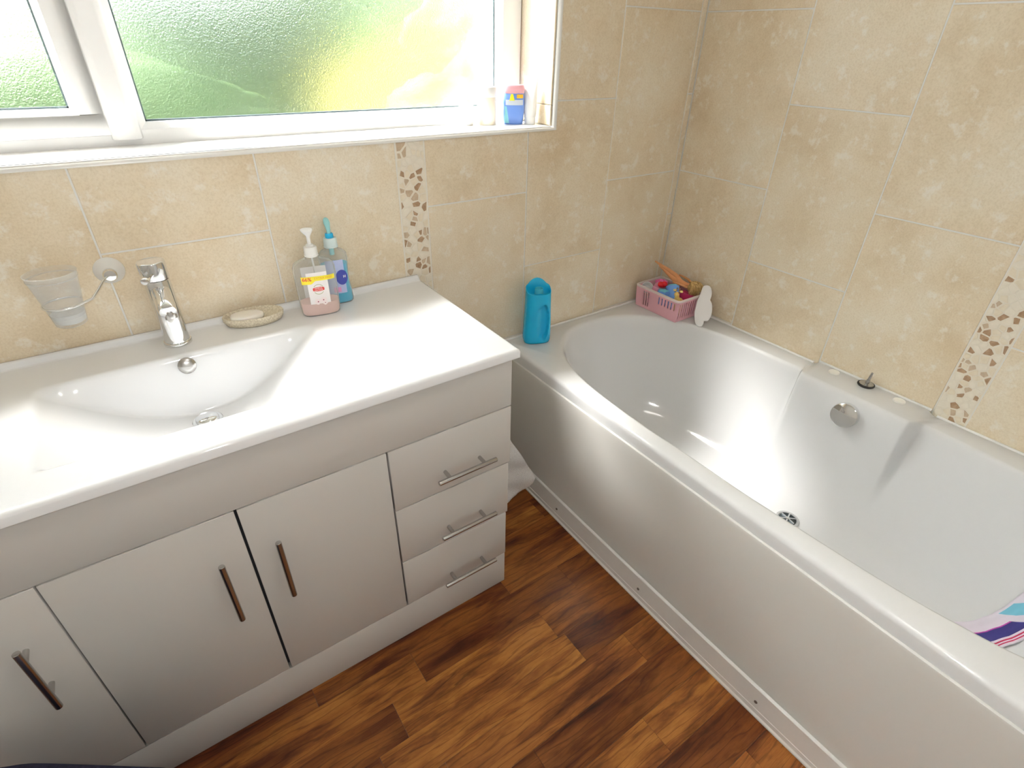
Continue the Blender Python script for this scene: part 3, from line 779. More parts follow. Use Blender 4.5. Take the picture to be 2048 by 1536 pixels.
# even spacing
def resample(pts, n):
    d = [0]
    for i in range(len(pts)): d.append(d[-1] + math.dist(pts[i], pts[(i + 1) % len(pts)]))
    out = []; j = 0
    for k in range(n):
        s = d[-1] * k / n
        while d[j + 1] < s: j += 1
        t = (s - d[j]) / (d[j + 1] - d[j] + 1e-9); a, c = pts[j], pts[(j + 1) % len(pts)]
        out.append((a[0] + (c[0] - a[0]) * t, a[1] + (c[1] - a[1]) * t))
    return out
NT = 720
inner = resample(inner, NT)
TX0, TX1, TY0, TY1 = -.792, -.002, -1.70, -.002
def to_rect(p, g=0.0):
    cx, cy = -.40, -.85; dx, dy = p[0] - cx, p[1] - cy
    tx = ((TX1 - g if dx > 0 else TX0 + g) - cx) / dx if abs(dx) > 1e-9 else 1e9
    ty = ((TY1 - g if dy > 0 else TY0 + g) - cy) / dy if abs(dy) > 1e-9 else 1e9
    t = min(tx, ty); return (cx + dx * t, cy + dy * t)
def rect_ring(g):
    r = [to_rect(p, g) for p in inner]
    for c in ((TX0 + g, TY0 + g), (TX0 + g, TY1 - g), (TX1 - g, TY0 + g), (TX1 - g, TY1 - g)):
        k = min(range(NT), key=lambda i: math.dist(r[i], c)); r[k] = c
    return r
def block(p):
    """1 along the raised tap ledge on the wall side"""
    return sst(-.690, -.715, p[1]) * sst(-1.056, -1.028, p[1]) * (1 if p[0] > -.40 else 0)
rings = []
R0, R1, R2 = rect_ring(0), rect_ring(.003), rect_ring(.010)
def lift(p): return .0115 * block(p)
rings.append([(x, y, HB - .040) for x, y in R0]); rings.append([(x, y, HB - .012 + lift((x, y))) for x, y in R0])
rings.append([(x, y, HB - .004 + lift((x, y))) for x, y in R1]); rings.append([(x, y, HB + lift((x, y))) for x, y in R2])
def spine(p):
    y = min(max(p[1], -1.30), -.42); return (-.37, y)
tab = [(-.010, 0), (.0, -.0005), (.016, -.0030), (.030, -.010), (.045, -.026), (.075, -.075), (.13, -.15), (.20, -.235), (.27, -.305), (.34, -.350), (.42, -.376), (.52, -.390), (.66, -.398), (.85, -.402), (.98, -.403)]
for s, dz in tab:
    ring = []
    for p in inner:
        q = spine(p); end = sst(-.42, -.15, p[1]); f = s * (1 + .25 * end * sin(pi * min(max(s, 0), 1)))
        x, y = p[0] + (q[0] - p[0]) * f, p[1] + (q[1] - p[1]) * f
        bk = block(p); fade = 1 - sst(-.03, -.27, dz)
        x -= .042 * bk * fade
        ring.append((x, y, HB + dz + .0115 * bk * (1 - sst(-.02, -.2, dz))))
    rings.append(ring)
mb = MB(); mb.loft(rings, True, False, True, 0, True)
mb.build('tub_shell', M_acrylic, tub, tub_o, sharp=False)
# side panel, slightly bowed, with a bright top edge; end panel beyond the picture
def bow(y): return -.010 * sin(pi * min(max((-y) / 1.7, 0), 1))
mb = MB(); n = 40; vs = []
sec = [(-.784, .012), (-.796, .012), (-.7965, .30), (-.7975, .455), (-.7985, .484), (-.7975, .4885), (-.794, .4895), (-.785, .4895)]
mb.loft([[(x + bow(-1.7 * i / n) * (1 - z / .5) * .6, -.004 - 1.694 * i / n, z) for x, z in sec] for i in range(n + 1)], True, True, True, 0, True)
mb.build('side_panel', M_panel, tub, tub_o, ang=30)
mb = MB(); mb.box(-.78, -.004, -1.698, -1.682, .012, .489); mb.build('end_panel', M_panel, tub, tub_o, bevel=.002)
# overflow control, drain, blanked tap holes
kc, kn = Vector((-.124, -.882, .480)), Vector((-.96, -.05, .24)).normalized()
mb = MB(); mb.lathe([(.033, -.014), (.033, .004), (.0365, .006), (.0375, .008), (.0375, .032), (.0365, .035), (.0345, .036), (0, .0362)], tuple(kc), 48, tuple(kn))
mb.build('overflow_knob', M_chrome, tub, tub_o)
dc = (-.283, -.892, .1345)
mb = MB(); mb.lathe([(.0350, 0), (.0352, .0016), (.0335, .0024), (.0285, .0016), (.0265, -.002), (.0255, -.0005)], dc, 48)
dn = mb.build('drain', M_chrome, tub, tub_o)
mb = MB(); mb.lathe([(.0262, .0012), (0, .0013)], dc, 32); mb.build('drain_well', mat('drain_dark', (.03, .04, .045), .3, metal=.6), dn, tub_o)
mb = MB()
for k in range(3): 
    a = pi * k / 3 + .3; mb.box(-.025, .025, -.0022, .0022, .0, .004); 
    for i in range(len(mb.v) - 8, len(mb.v)):
        x, y, z = mb.v[i]; mb.v[i] = (x * cos(a) - y * sin(a) + dc[0], x * sin(a) + y * cos(a) + dc[1], z + dc[2] + .0012)
mb.lathe([(.006, .001), (.006, .006), (.004, .0075), (0, .008)], dc, 16); mb.build('drain_grid', M_chrome, dn, tub_o)
for y_ in (-.772, -.966):
    mb = MB(); mb.lathe([(.0165, 0), (.0165, .002), (.0150, .0042), (.008, .0056), (0, .0060)], (-.037, y_, HB + .0112), 32)
    mb.build('hole_cap', mat('cap_cream', (.88, .87, .82), .3), tub, tub_o)
# sealant bead where the bath meets the tiles
mb = MB()
for pts in ([(-.79, -.0056, HB - .0008), (-.006, -.0056, HB - .0008)], [(-.0056, -.006, HB - .0008), (-.0056, -.690, HB - .0008)], [(-.0056, -.708, HB + .0107), (-.0056, -1.040, HB + .0107)], [(-.0056, -1.058, HB - .0008), (-.0056, -1.698, HB - .0008)]):
    mb.tube(pts, .0044, 12)
mb.build('sealant', mat('sealant_white', (.82, .81, .79), .4), tub, tub_o)
# plastic skirting strip screwed along the foot of the panel
bb_ = thing('baseboard_bath', None, None, (-.80, -.85, 0)); tag(bb_, 'white plastic skirting strip screwed along the foot of the bath panel', kind='structure')
sec = [(-.798, 0), (-.8135, 0), (-.8145, .003), (-.8135, .0065), (-.8105, .0085), (-.8095, .0100), (-.8095, .0225), (-.8103, .0232), (-.8103, .0245), (-.8090, .0255), (-.8070, .088), (-.8050, .090), (-.7985, .090)]
def bow2(y): return -.006 * sin(pi * min(max((-y - .15) / 1.3, 0), 1))
mb = MB(); mb.loft([[(x + bow2(-1.69 * i / n) + .0, -.006 - 1.69 * i / n, z) for x, z in sec] for i in range(n + 1)], True, True, True, 0, True)
mb.build('strip', M_trim, bb_, (-.80, -.85, 0), ang=25)
for y_ in (-.380, -.768, -1.162):
    mb = MB(); mb.lathe([(.0045, 0), (.0045, .0008), (.0038, .002), (.0015, .0026), (.0012, .0012), (0, .0012)], (-.8082 + bow2(y_), y_, .046), 16, (-1, 0, .05))
    mb.build('screw', mat('screw_steel', (.18, .15, .13), .3, metal=1), bb_, (-.80, -.85, 0))

# bath plug with its stem, lying on the ledge
pg = thing('bath_plug', 'chrome pop-up plug with black rubber ring standing on the bath ledge', 'plug', (-.034, -.868, HB + .0112), 0)
mb = MB(); mb.lathe([(.0215, 0), (.0225, .001), (.0225, .003), (.020, .004)], (0, 0, 0), 40); mb.build('disc', M_chrome, pg)
mb = MB(); mb.lathe([(.0205, .0035), (.0235, .0042), (.0242, .006), (.0235, .0082), (.0205, .0088), (.0195, .0085)], (0, 0, 0), 40); mb.build('seal_ring', M_rubber, pg)
mb = MB(); mb.lathe([(.0195, .0070), (.0200, .0095), (.0150, .0102), (.0120, .0090), (.0100, .0092), (.0060, .0105), (.0, .011)], (0, 0, 0), 40, (0, 0, 1)); mb.build('cup', M_steel, pg)
mb = MB(); mb.lathe([(.0055, .009), (.0052, .022), (.0040, .0225), (.0038, .036), (.0030, .0365), (.0034, .0385), (.0028, .0400), (.0034, .0415), (.0028, .0430), (.0034, .0445), (.0025, .047), (0, .0475)], (0, 0, 0), 20, (.10, -.05, 1))
mb.build('stem', M_steel, pg)

# blue bottle at the window end of the bath
bb = thing('bubble_bath_bottle', 'open blue plastic bottle with grip hollow on the bath rim corner', 'bottle', (-.692, -.068, HB), radians(-24))
bb.scale = (1.07, 1.07, 1.04)
M_blue = mat('blue_plastic', (.010, .46, .78), .22, sss=.15); M_blueL = mat('blue_plastic_pale', (.08, .55, .72), .25, sss=.2)
n = 72; rings = []
H = .190
bp_ = [(.036, .020, 0), (.041, .0245, .003), (.0435, .0265, .012), (.0445, .027, .03), (.043, .0265, .08), (.0405, .0255, .13), (.0395, .025, .165), (.039, .0245, H)]
def grip(x, z):   # hollow for the hand on the right half of the front
    r = ((x - .017) / .0175) ** 2 + ((z - .078) / .062) ** 2
    return .0165 * sst(1.0, .80, r)
zs = [0, .003, .012, .022] + [.022 + (H - .022) * i / 44 for i in range(1, 45)]
def bp_at(z):
    for q0, q1 in zip(bp_, bp_[1:]):
        if z <= q1[2]:
            t = (z - q0[2]) / (q1[2] - q0[2]); return q0[0] + (q1[0] - q0[0]) * t, q0[1] + (q1[1] - q0[1]) * t
    return bp_[-1][:2]
def rimz(x, y, z):
    k = max(0, (z - .15) / (H - .15))
    return z + k * (.012 * (y / .0245) - .004 + (.016 * max(0, 1 - (x / .030) ** 2) * max(0, y / .0245)))
for z in zs:
    a, c = bp_at(z); ring = []
    for x, y, _ in supel(a, c, z, n, 3.0):
        if y < 0: y += grip(x, z)
        ring.append((x, y, rimz(x, y, z)))
    rings.append(ring)
mb = MB(); mb.loft(rings, True, True, False); 
a, c = bp_[-1][:2]; top = rings[-1]
ins = []
for s, dz in ((.97, .0006), (.93, -.001), (.90, -.012), (.86, -.030), (.2, -.032)):
    ins.append([(x * s, y * s, (z + dz if s > .92 else (z if False else H + dz))) for x, y, z in top])
mb.loft([top] + ins, True, False, True)
mb.build('bottle_body', M_blue, bb, sharp=False)
mb = MB(); mb.lathe([(.013, H - .034), (.0128, H - .006), (.0118, H - .002), (.0108, H - .003), (.0105, H - .02), (0, H - .02)], (.002, .002, 0), 28); mb.build('spout', M_blueL, bb)

# ------------------------------------------------------------------ toy basket
BKX0, BKX1, BKY0, BKY1 = -.166, -.036, -.236, -.034
bko = ((BKX0 + BKX1) / 2, (BKY0 + BKY1) / 2, HB + .001)
bk = thing('toy_basket', 'small pink slotted plastic basket of bath toys in the corner of the bath', 'basket', bko)
M_pink = mat('pink_plastic', (.82, .45, .52), .35, sss=.15); M_pinkL = mat('pale_rim', (.80, .70, .68), .35)
hx, hy, ht = .065, .101, .088
mb = MB()
def wall_bars(mb, a, c, nrm, count):
    """a perforated wall: upright bars between a bottom and a top band, on the line from a to c, flaring outwards"""
    a, c, nrm = Vector(a), Vector(c), Vector(nrm)
    d = (c - a)
    def quad(t0, t1, z0, z1):
        P4 = []
        for th in (0, -.002):
            for t, z in ((t0, z0), (t1, z0), (t1, z1), (t0, z1)):
                fl = z / ht; w_ = .5 + (t - .5) * (1 + .05 * fl)
                P4.append(tuple(a + d * w_ + nrm * (.004 * fl + th) + Vector((0, 0, z))))
        mb.add(P4, [(0, 1, 2, 3), (7, 6, 5, 4), (0, 4, 5, 1), (1, 5, 6, 2), (2, 6, 7, 3), (3, 7, 4, 0)])
    quad(0, 1, 0, .013); quad(0, 1, .071, .082)
    if count:
        for k in range(count):
            t = (k + .5) / count; wd = .30 / count; quad(t - wd, t + wd, .012, .072)
        quad(-.003, .045, .012, .072); quad(.955, 1.003, .012, .072)
    else:      # long sides: solid panel with two groups of slots
        quad(-.003, .07, .012, .072); quad(.07, .50, .012, .042); quad(.50, .66, .012, .072); quad(.82, 1.003, .012, .072)
        for k in range(6): quad(.07 + .0717 * k + .026, .07 + .0717 * (k + 1), .041, .072)
        for k in range(4): quad(.655 + .0533 * k, .655 + .0533 * k + .024, .012, .072)
        for k in range(7): 
            t = .515 + .022 * k
            if t < .65: quad(t, t + .006, .012, .0725)
wall_bars(mb, (-hx, -hy, 0), (hx, -hy, 0), (0, -1, 0), 11); wall_bars(mb, (-hx, hy, 0), (hx, hy, 0), (0, 1, 0), 11)
wall_bars(mb, (-hx, -hy, 0), (-hx, hy, 0), (-1, 0, 0), 0); wall_bars(mb, (hx, -hy, 0), (hx, hy, 0), (1, 0, 0), 0)
mb.box(-hx, hx, -hy, hy, 0, .003)
mb.build('basket_body', M_pink, bk)
mb = MB()
def rrect(x, y, r, z, n=8):
    out = []
    for cx, cy, a0 in ((x - r, y - r, 0), (-x + r, y - r, 90), (-x + r, -y + r, 180), (x - r, -y + r, 270)):
        for k in range(n + 1):
            a = radians(a0 + 90 * k / n); out.append((cx + r * cos(a), cy + r * sin(a), z))
    return out
e = .0045
mb.loft([rrect(hx + e - .002, hy + e - .002, .012, .080), rrect(hx + e + .003, hy + e + .003, .014, .080), rrect(hx + e + .004, hy + e + .004, .014, .086), rrect(hx + e + .002, hy + e + .002, .013, .089), rrect(hx + e - .0025, hy + e - .0025, .011, .088), rrect(hx + e - .002, hy + e - .002, .012, .080)], True, False, False)
mb.build('basket_rim', M_pinkL, bk)
mb = MB()
for i, (zz, hh) in enumerate(((.034, .012), (.026, .010))):
    pass
BZ0 = bko[2]
def W(x, y, z): return (bko[0] + x, bko[1] + y, BZ0 + z)

M_hot = mat('hot_pink', (.85, .16, .42), .35); M_rose = mat('rose_pink', (.84, .36, .50), .35); M_redg = mat('red_gloss', (.70, .01, .02), .12)
M_sky = mat('sky_blue', (.16, .36, .82), .35); M_aq = mat('aqua', (.22, .66, .82), .4); M_navy = mat('toy_navy', (.03, .10, .32), .4)
# white scoop ring on the window side
t = thing('toy_cup', 'white round toy cup tilted at the window end of the pink basket', 'toy', W(-.046, .072, .076), 0)
mb = MB(); ax = (-.62, -.55, .52)
mb.lathe([(.010, -.034), (.017, -.032), (.0215, .004), (.0225, .006), (.0212, .0065), (.0195, .004), (.0155, -.028), (0, -.030)], (0, 0, 0), 36, ax); mb.build('cup', M_whitepl, t)
# pink toys
t = thing('toy_block', 'rose pink toy block tilted beside the white toy cup', 'toy', W(-.022, .056, .013), radians(24))
mb = MB(); mb.box(-.026, .026, -.016, .016, .004, .079); mb.move(Matrix.Rotation(radians(12), 4, 'X')); mb.build('block', M_rose, t, bevel=.003)
mb = MB(); mb.box(-.012, .012, -.018, -.0165, .03, .06); mb.move(Matrix.Rotation(radians(12), 4, 'X')); mb.build('panel', M_hot, t, bevel=.0006)
t = thing('knobbly_toy', 'knobbly bright pink toy at the back of the basket', 'toy', W(.022, .062, .086), radians(10))
mb = MB(); mb.lathe([(.016, -.062), (.023, -.055), (.024, -.008), (.017, 0), (0, .002)], (0, 0, 0), 28); mb.build('body', M_rose, t)
for k in range(7):
    a = 2 * pi * k / 7; mb = MB(); mb.sphere((.017 * cos(a), .017 * sin(a), .001), .0078, 10); mb.build('bead', M_hot, t)
mb = MB(); mb.sphere((0, 0, .005), .0085, 10); mb.build('bead', M_hot, t)
# red heart-like ball
t = MB(); t.sphere((-.007, 0, 0), .0115, 14, (1, 1, .9)); t.sphere((.007, 0, .001), .0115, 14, (1, 1, .9)); t.lathe([(.0005, -.015), (.013, -.004), (.0, .004)], (0, 0, 0), 24)
o = t.build('toy_heart', M_redg, None, sharp=False); o.location = W(-.020, .022, .101); o.rotation_euler = (radians(20), 0, radians(-30))
tag(o, 'small shiny red toy heart on top of the toys in the basket', 'toy')
# blue toys
t = thing('toy_star', 'blue star-shaped toy with aqua face in the middle of the basket', 'toy', W(-.036, .000, .087), radians(20))
def star(r0, r1, z, n=5): return [((r0 if k % 2 == 0 else r1) * cos(pi * k / n), (r0 if k % 2 == 0 else r1) * sin(pi * k / n), z) for k in range(2 * n)]
mb = MB(); mb.loft([star(.024, .016, -.060), star(.027, .018, -.03), star(.027, .018, -.006), star(.024, .0155, 0)], True, True, True, 0, False); mb.build('body', M_sky, t, bevel=.0025)
mb = MB(); mb.loft([star(.022, .014, -.001), star(.021, .013, .0025)], True, True, True, 0, False); mb.build('face', M_aq, t, bevel=.0008)
t = thing('toy_beaker', 'round blue toy beaker with aqua lid next to the giraffe', 'toy', W(-.002, -.022, .060), 0)
mb = MB(); ax = (.25, .42, .88)
mb.lathe([(.018, -.044), (.021, -.040), (.0255, .038), (.0245, .043), (.017, .0445)], (0, 0, 0), 36, ax); mb.build('cup', M_sky, t)
mb = MB(); mb.lathe([(.0175, .0435), (.0165, .0475), (.012, .0495), (0, .0500)], (0, 0, 0), 36, ax); mb.build('lid', M_aq, t)
o = MB().box(-.03, .03, -.02, .02, -.008, .008).build('toy_boat', M_navy, None, bevel=.005); o.location = W(-.022, .024, .060); o.rotation_euler = (.1, .15, .5)
tag(o, 'dark blue toy lying under the red heart in the basket', 'toy')
o = MB().box(-.016, .016, -.03, .03, -.02, .02).build('toy_brick', mat('crimson', (.45, .02, .10), .35), None, bevel=.004); o.location = W(.036, -.062, .062); o.rotation_euler = (.2, .1, .3)
tag(o, 'crimson toy wedged between the giraffe and the doll hair', 'toy')

# skinned figures
def skinned(name, joints, edges, root, m, parent, sub=2):
    me = bpy.data.meshes.new(name); me.from_pydata([j[:3] for j in joints], edges, [])
    o = bpy.data.objects.new(name, me); COL.objects.link(o)
    sk = o.modifiers.new('skin', 'SKIN'); sk.use_smooth_shade = True
    for i, j in enumerate(joints):
        d = me.skin_vertices[0].data[i]; r = j[3]; d.radius = r if isinstance(r, tuple) else (r, r); d.use_root = (i == root)
    s2 = o.modifiers.new('sub', 'SUBSURF'); s2.levels = sub; s2.render_levels = sub
    dg = bpy.context.evaluated_depsgraph_get(); dg.update()
    m2 = bpy.data.meshes.new_from_object(o.evaluated_get(dg)); m2.name = name; m2.materials.clear(); m2.materials.append(m)
    bpy.data.objects.remove(o)
    for p in m2.polygons: p.use_smooth = True
    o2 = bpy.data.objects.new(name, m2); COL.objects.link(o2)
    if parent: o2.parent = parent
    return o2

# giraffe
gf = thing('toy_giraffe', 'little yellow toy giraffe at the near corner of the basket', 'toy', W(-.034, -.074, .068), radians(200))
J = [(0, 0, 0, .011), (-.020, 0, -.001, .010), (.014, 0, .010, .008), (.019, 0, .022, .0062), (.021, 0, .033, .0062), (.030, 0, .033, .0055), (.037, 0, .031, .0045),
     (-.020, .008, -.020, .004), (-.022, .009, -.036, .0042), (-.020, -.008, -.020, .004), (-.022, -.009, -.036, .0042), (.008, .008, -.018, .004), (.008, .009, -.036, .0042), (.008, -.008, -.018, .004), (.008, -.009, -.036, .0042)]
skinned('body', J, [(0, 1), (0, 2), (2, 3), (3, 4), (4, 5), (5, 6), (1, 7), (7, 8), (1, 9), (9, 10), (0, 11), (11, 12), (0, 13), (13, 14)], 0, mottled('giraffe_yellow', (.78, .60, .20), (.80, .42, .12), 140, .45, 1, lo=.52, hi=.58), gf)
gf.scale = (1.35, 1.35, 1.35)
for s in (-1, 1):
    mb = MB(); mb.sphere((.018, s * .0085, .038), .0042, 8, (.6, 1.3, .8)); mb.build('ear', mat('ear_yellow', (.80, .60, .22), .4), gf)
    mb = MB(); mb.sphere((.026, s * .0053, .0365), .0013, 8); mb.build('eye', M_rubber, gf)
    mb = MB(); mb.lathe([(.0011, 0), (.001, .006), (.002, .007), (.0015, .009), (0, .0095)], (.020, s * .003, .038), 10); mb.build('horn', mat('horn_brown', (.35, .18, .08), .4), gf)

# doll lying on the toys, legs towards the window corner, hair hanging over the near end
M_skin = mat('doll_skin', (.72, .34, .15), .4, sss=.1)
dl = thing('doll', 'blonde fashion doll lying on the toys with bare legs raised to the corner', 'doll', (bko[0] - .004, bko[1], bko[2] + .006))
DJ = [(.056, -.012, .096, (.0135, .0105)), (.062, -.030, .093, .0090), (.068, -.046, .091, (.0125, .0090)), (.071, -.056, .088, .0045), (.073, -.062, .085, .0105),
      (.063, .022, .111, .0105), (.058, .056, .124, .0078), (.040, .086, .140, .0056), (.029, .102, .150, .0036), (.024, .110, .155, .0028),
      (.052, .020, .100, .0105), (.053, .052, .110, .0076), (.044, .076, .126, .0052), (.034, .094, .140, .0032),
      (.084, -.046, .090, .0056), (.088, -.014, .106, .0046), (.080, .014, .113, .0036), (.074, .024, .115, .0040),
      (.052, -.042, .089, .0052), (.040, -.026, .096, .0044), (.034, .004, .097, .0036), (.032, .014, .097, .0040)]
skinned('body', DJ, [(0, 1), (1, 2), (2, 3), (3, 4), (0, 5), (5, 6), (6, 7), (7, 8), (8, 9), (0, 10), (10, 11), (11, 12), (12, 13), (2, 14), (14, 15), (15, 16), (16, 17), (2, 18), (18, 19), (19, 20), (20, 21)], 0, M_skin, dl)
M_hair = mottled('doll_hair', (.42, .25, .08), (.66, .46, .20), 60, .5, 3)
rr = random.Random(5)
mb = MB(); mb.sphere((.070, -.060, .089), .0225, 14, (1.05, 1.1, .98))
for k in range(300):
    a = rr.uniform(-2.6, 2.6); c0 = Vector((.069 + .017 * sin(a), -.057 + .016 * cos(a) * .8, .107 + rr.uniform(-.006, .004)))
    sx = rr.uniform(-.024, .020); dn_ = rr.uniform(.020, .056)
    p = [c0, c0 + Vector((sx * .5, -.012, .004)), c0 + Vector((sx * .9, -.022 - rr.uniform(0, .008), -.010)), c0 + Vector((sx * 1.0, -.018 + rr.uniform(-.010, .014), -dn_))]
    pts = []
    for i in range(9):
        t_ = i / 8; q = (1 - t_) ** 3 * p[0] + 3 * (1 - t_) ** 2 * t_ * p[1] + 3 * (1 - t_) * t_ ** 2 * p[2] + t_ ** 3 * p[3]
        pts.append(tuple(q))
    mb.tube(pts, .0016, 6, r_fn=lambda t: .0019 * (1 - .7 * t))
mb.build('hair', M_hair, dl, sharp=False)

# white foam shape leaning between the basket and the wall
A0 = Vector((-.105, -.318, HB + .0035)); hdir = Vector((.56085, -.82792, 0)); updir = Vector((.54741, .37083, .75022)).normalized()
out2 = [(-.0306, .1516), (-.0236, .1566), (-.016, .1584), (-.0076, .156), (-.0007, .1478), (.0036, .1354), (.0056, .1226), (.005, .1123), (.0041, .1035), (.0096, .0957), (.014, .0864), (.017, .0739), (.019, .0613), (.0188, .0426), (.013, .0257), (.006, .0216),
        (-.0016, .0202), (-.0011, .0111), (-.0043, .001), (-.0114, -.0026), (-.0207, -.002), (-.028, .0053), (-.0325, .0145), (-.0391, .0365), (-.0412, .0535), (-.0408, .071), (-.0403, .0944), (-.0367, .1096), (-.0343, .1305)]
fo = crom(out2, 4)
M4 = Matrix((tuple(hdir) + (0,), tuple(updir) + (0,), tuple(hdir.cross(updir)) + (0,), (0, 0, 0, 1))).transposed()
M4.translation = A0
mb = MB(); c0 = (-.012, .075)
def sc2(s): return [(c0[0] + (x - c0[0]) * s, c0[1] + (y - c0[1]) * s) for x, y in fo]
mb.loft([[(x, y, -.004) for x, y in sc2(.96)], [(x, y, -.0028) for x, y in fo], [(x, y, .0028) for x, y in fo], [(x, y, .004) for x, y in sc2(.96)]], True, True, True)
mb.move(M4)
o = mb.build('foam_shape', mat('white_foam', (.86, .85, .86), .6), None)
tag(o, 'white foam flower-shaped bath toy leaning on the basket by the wall', 'bath toy')

# ------------------------------------------------------------------ cloths
M_terry = mottled('white_terry', (.74, .72, .70), (.84, .83, .81), 300, .95, 2, 1.0, 420)
# towel hanging in the gap beside the cabinet
ol = [(-1.088, .52), (-1.05, .52), (-1.015, .47), (-.9576, .356), (-.905, .256), (-.862, .172), (-.874, .148), (-.890, .124), (-.925, .102), (-.96, .096), (-1.02, .10), (-1.088, .125)]
def fold(x, z): return .010 * sin((x * .8 + z * .35) * 42) + .004 * sin(z * 60 + x * 20)
def sheet(outline, f, res, th):
    """grid sheet clipped to an outline in (x, z), thickened"""
    bm = bmesh.new(); vs = [bm.verts.new((x, 0, z)) for x, z in outline]; face = bm.faces.new(vs)
    bmesh.ops.triangulate(bm, faces=bm.faces)
    for _ in range(res):
        bmesh.ops.subdivide_edges(bm, edges=[e for e in bm.edges if e.calc_length() > .012], cuts=1)
        bmesh.ops.triangulate(bm, faces=bm.faces)
    for v in bm.verts: v.co.y = f(v.co.x, v.co.z)
    return bm
bm = sheet(ol, lambda x, z: -.300 + fold(x, z), 5, 0)
me = bpy.data.meshes.new('hand_towel'); bm.to_mesh(me); bm.free(); me.materials.append(M_terry)
for p in me.polygons: p.use_smooth = True
o = bpy.data.objects.new('hand_towel', me); COL.objects.link(o)
md = o.modifiers.new('thick', 'SOLIDIFY'); md.thickness = .009; md.offset = 0
mb = MB(); mb.tube([(-1.105, -.30, .525), (-1.075, -.30, .525), (-1.05, -.30, .515), (-1.035, -.30, .53)], .003); mb.build('hook', M_chrome, van, vo)
tag(o, 'white terry towel hanging in the gap between cabinet and bath', 'towel')

# printed cloth lying in the bath, up against the wall side
from mathutils.bvhtree import BVHTree
tsh = [c for c in tub.children if c.name.startswith('tub_shell')][0]
bv = BVHTree.FromPolygons([v.co.copy() for v in tsh.data.vertices], [tuple(p.vertices) for p in tsh.data.polygons])
def drop(x, y):
    h = bv.ray_cast(Vector((x - tub_o[0], y - tub_o[1], .515)), Vector((0, 0, -1)))
    return (h[0].z if h[0] else .2), (h[1] if h[0] else Vector((0, 0, 1)))
sv = sorted(set([-.55 + .05 * k for k in range(36)] + [.62, .72, .88, .60]))
tv = sorted(set([.004 * k for k in range(26)] + [.040, .075, .0805, .0845, .0885, .0925, .008, .055, .043]))
vs, fs, ms = [], [], []
for a_ in sv:
    for t_ in tv:
        x, y = -.264 + .084 * a_, -1.350 - .071 * a_ - t_
        z, nrm = drop(x, y); nrm = nrm if nrm.z > 0 else -nrm
        lift_ = .005 + .0022 * sin(a_ * 14 + t_ * 60) + .0012 * sin(t_ * 190)
        vs.append((x + nrm.x * lift_, y + nrm.y * lift_, z + nrm.z * lift_))
nt = len(tv); cm = MB()
cm.v = vs
for i in range(len(sv) - 1):
    for j in range(nt - 1):
        am, tm = (sv[i] + sv[i + 1]) / 2, (tv[j] + tv[j + 1]) / 2
        k = 0
        if am < .62 and .040 < tm < .075: k = 1
        if .72 < am < .88 and .008 < tm < .055: k = 2
        if am < .62 and (.0805 < tm < .0845 or .0885 < tm < .0925): k = 3
        if am < .62 and .040 < tm < .043 and k == 1: k = 4
        cm.f.append((i * nt + j, (i + 1) * nt + j, (i + 1) * nt + j + 1, i * nt + j + 1)); cm.m.append(k); cm.sm.append(True)
o = cm.build('printed_cloth', [mat('cloth_white', (.74, .68, .76), .85), mat('cloth_navy', (.018, .014, .11), .85), mat('cloth_teal', (.18, .48, .62), .85), mat('cloth_red', (.45, .02, .08), .85), mat('cloth_magenta', (.45, .06, .35), .85)], None, sharp=False)
md = o.modifiers.new('thick', 'SOLIDIFY'); md.thickness = .003; md.offset = 0
tag(o, 'white printed cloth with navy block, teal bar and red stripes lying in the bath', 'cloth')

# dark navy fabric at the lower left
nv = MB(); rings = []
for s_, z in ((.93, 0), (.99, .008), (1.0, .03), (1.0, .37), (.985, .388), (.95, .397), (.85, .400), (.5, .402), (.1, .402)):
    ring = []
    for k in range(72):
        t_ = 2 * pi * k / 72; c_, q_ = cos(t_), sin(t_); wv = 1 + .010 * sin(11 * t_ + z * 20)
        ring.append((.205 * s_ * wv * math.copysign(abs(c_) ** .45, c_), .115 * s_ * wv * math.copysign(abs(q_) ** .45, q_), z))
    rings.append(ring)
nv.loft(rings, True, True, True)
o = nv.build('navy_fabric', mottled('navy_cloth', (.010, .011, .035), (.020, .020, .055), 200, .9), None, sharp=False); o.location = (-2.115, -.742, 0); o.rotation_euler = (0, 0, radians(-35.4))
tag(o, 'dark navy fabric edge at the bottom left corner in front of the cabinet', 'fabric')

# ------------------------------------------------------------------ things on the window sill
M_wp = mat('white_pack', (.88, .88, .88), .3)
t = thing('lotion_tub', 'pale tub with white lid standing in the right corner of the sill', 'tub', (-.772, .118, WZ0))
mb = MB(); mb.lathe([(.026, 0), (.0275, .002), (.028, .070), (.027, .074)], (0, 0, 0), 36); mb.build('pot', mat('pack_cream', (.86, .78, .66), .35), t)
mb = MB(); mb.lathe([(.0285, .073), (.0295, .075), (.0295, .096), (.028, .099), (0, .0995)], (0, 0, 0), 36); mb.build('lid', M_wp, t)
t = thing('lotion_bottle', 'small white bottle left of the pale tub on the sill', 'bottle', (-.836, .128, WZ0))
mb = MB(); mb.loft([supel(.019, .012, 0, 40), supel(.021, .014, .003, 40), supel(.021, .014, .055, 40), supel(.016, .011, .064, 40), supel(.008, .008, .068, 40)], True, True, True); mb.build('bottle_body', M_wp, t)
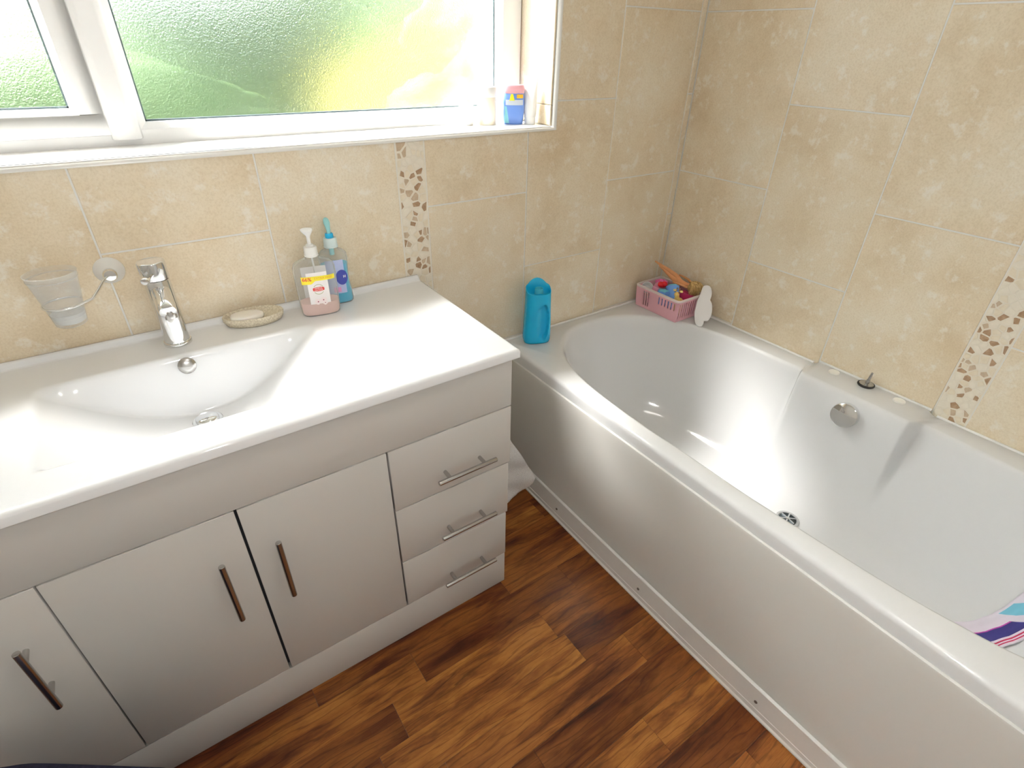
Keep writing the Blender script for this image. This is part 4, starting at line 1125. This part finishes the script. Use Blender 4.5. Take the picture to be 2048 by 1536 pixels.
mb = MB(); mb.lathe([(.0095, .067), (.0095, .080), (.008, .082), (0, .0822)], (0, 0, 0), 24); mb.build('cap', M_wp, t)
t = thing('bath_foam_pack', 'small blue pack with yellow and pink top at the right end of the sill', 'bottle', (-.694, .092, WZ0), radians(-25))
pf2 = [(.027, .015, 0), (.0285, .017, .003), (.031, .0185, .030), (.0315, .0185, .060), (.031, .018, .075), (.030, .0175, .082)]
mb = MB(); mb.loft([supel(a, c, z, 48) for a, c, z in pf2], True, True, True); mb.build('pack_body', mat('pack_blue', (.16, .30, .74), .3), t)
patch_label('pale_panel', mat('pack_grey', (.62, .68, .78), .35), t, pf2, -.026, .026, .052, .066)
patch_label('aqua_panel', mat('pack_aqua', (.25, .62, .72), .35), t, pf2, -.0285, -.012, .004, .045, .0008, lambda i, j: (-.029 + .013 * i * (1 - .6 * j) + .0005, .004 + .045 * j))
patch_label('yellow_flash', mat('pack_yellow', (.88, .82, .02), .35), t, pf2, 0, 0, 0, 0, .0011, lambda i, j: (-.017 + (.006 + .006 * i) * 1 + (1 - j) * .010 * (i - .5), .064 + .017 * j))
patch_label('orange_flash', mat('pack_orange', (.92, .50, .04), .35), t, pf2, .006, .026, .070, .080, .0011)
mb = MB(); mb.loft([supel(.0295, .017, .082, 48), supel(.031, .0185, .084, 48), supel(.0315, .019, .100, 48), supel(.029, .0165, .104, 48)], True, True, True); mb.build('cap', mat('pack_pink', (.80, .42, .48), .3), t)
t = thing('cream_tube', 'tall plain white tube against the right reveal of the window', 'tube', (-.648, .070, WZ0), radians(-60))
mb = MB(); mb.lathe([(.0155, 0), (.0165, .002), (.0165, .018), (.015, .020)], (0, 0, 0), 28); mb.build('cap', M_wp, t)
mb = MB(); mb.loft([supel(.0165, .0165, .019, 40, 2.2), supel(.019, .0165, .03, 40, 2.2), supel(.020, .013, .07, 40, 2.2), supel(.0215, .006, .105, 40, 2.2), supel(.022, .0015, .118, 40, 2.2), supel(.022, .0012, .126, 40, 2.2)], True, True, True); mb.build('tube_body', M_wp, t)
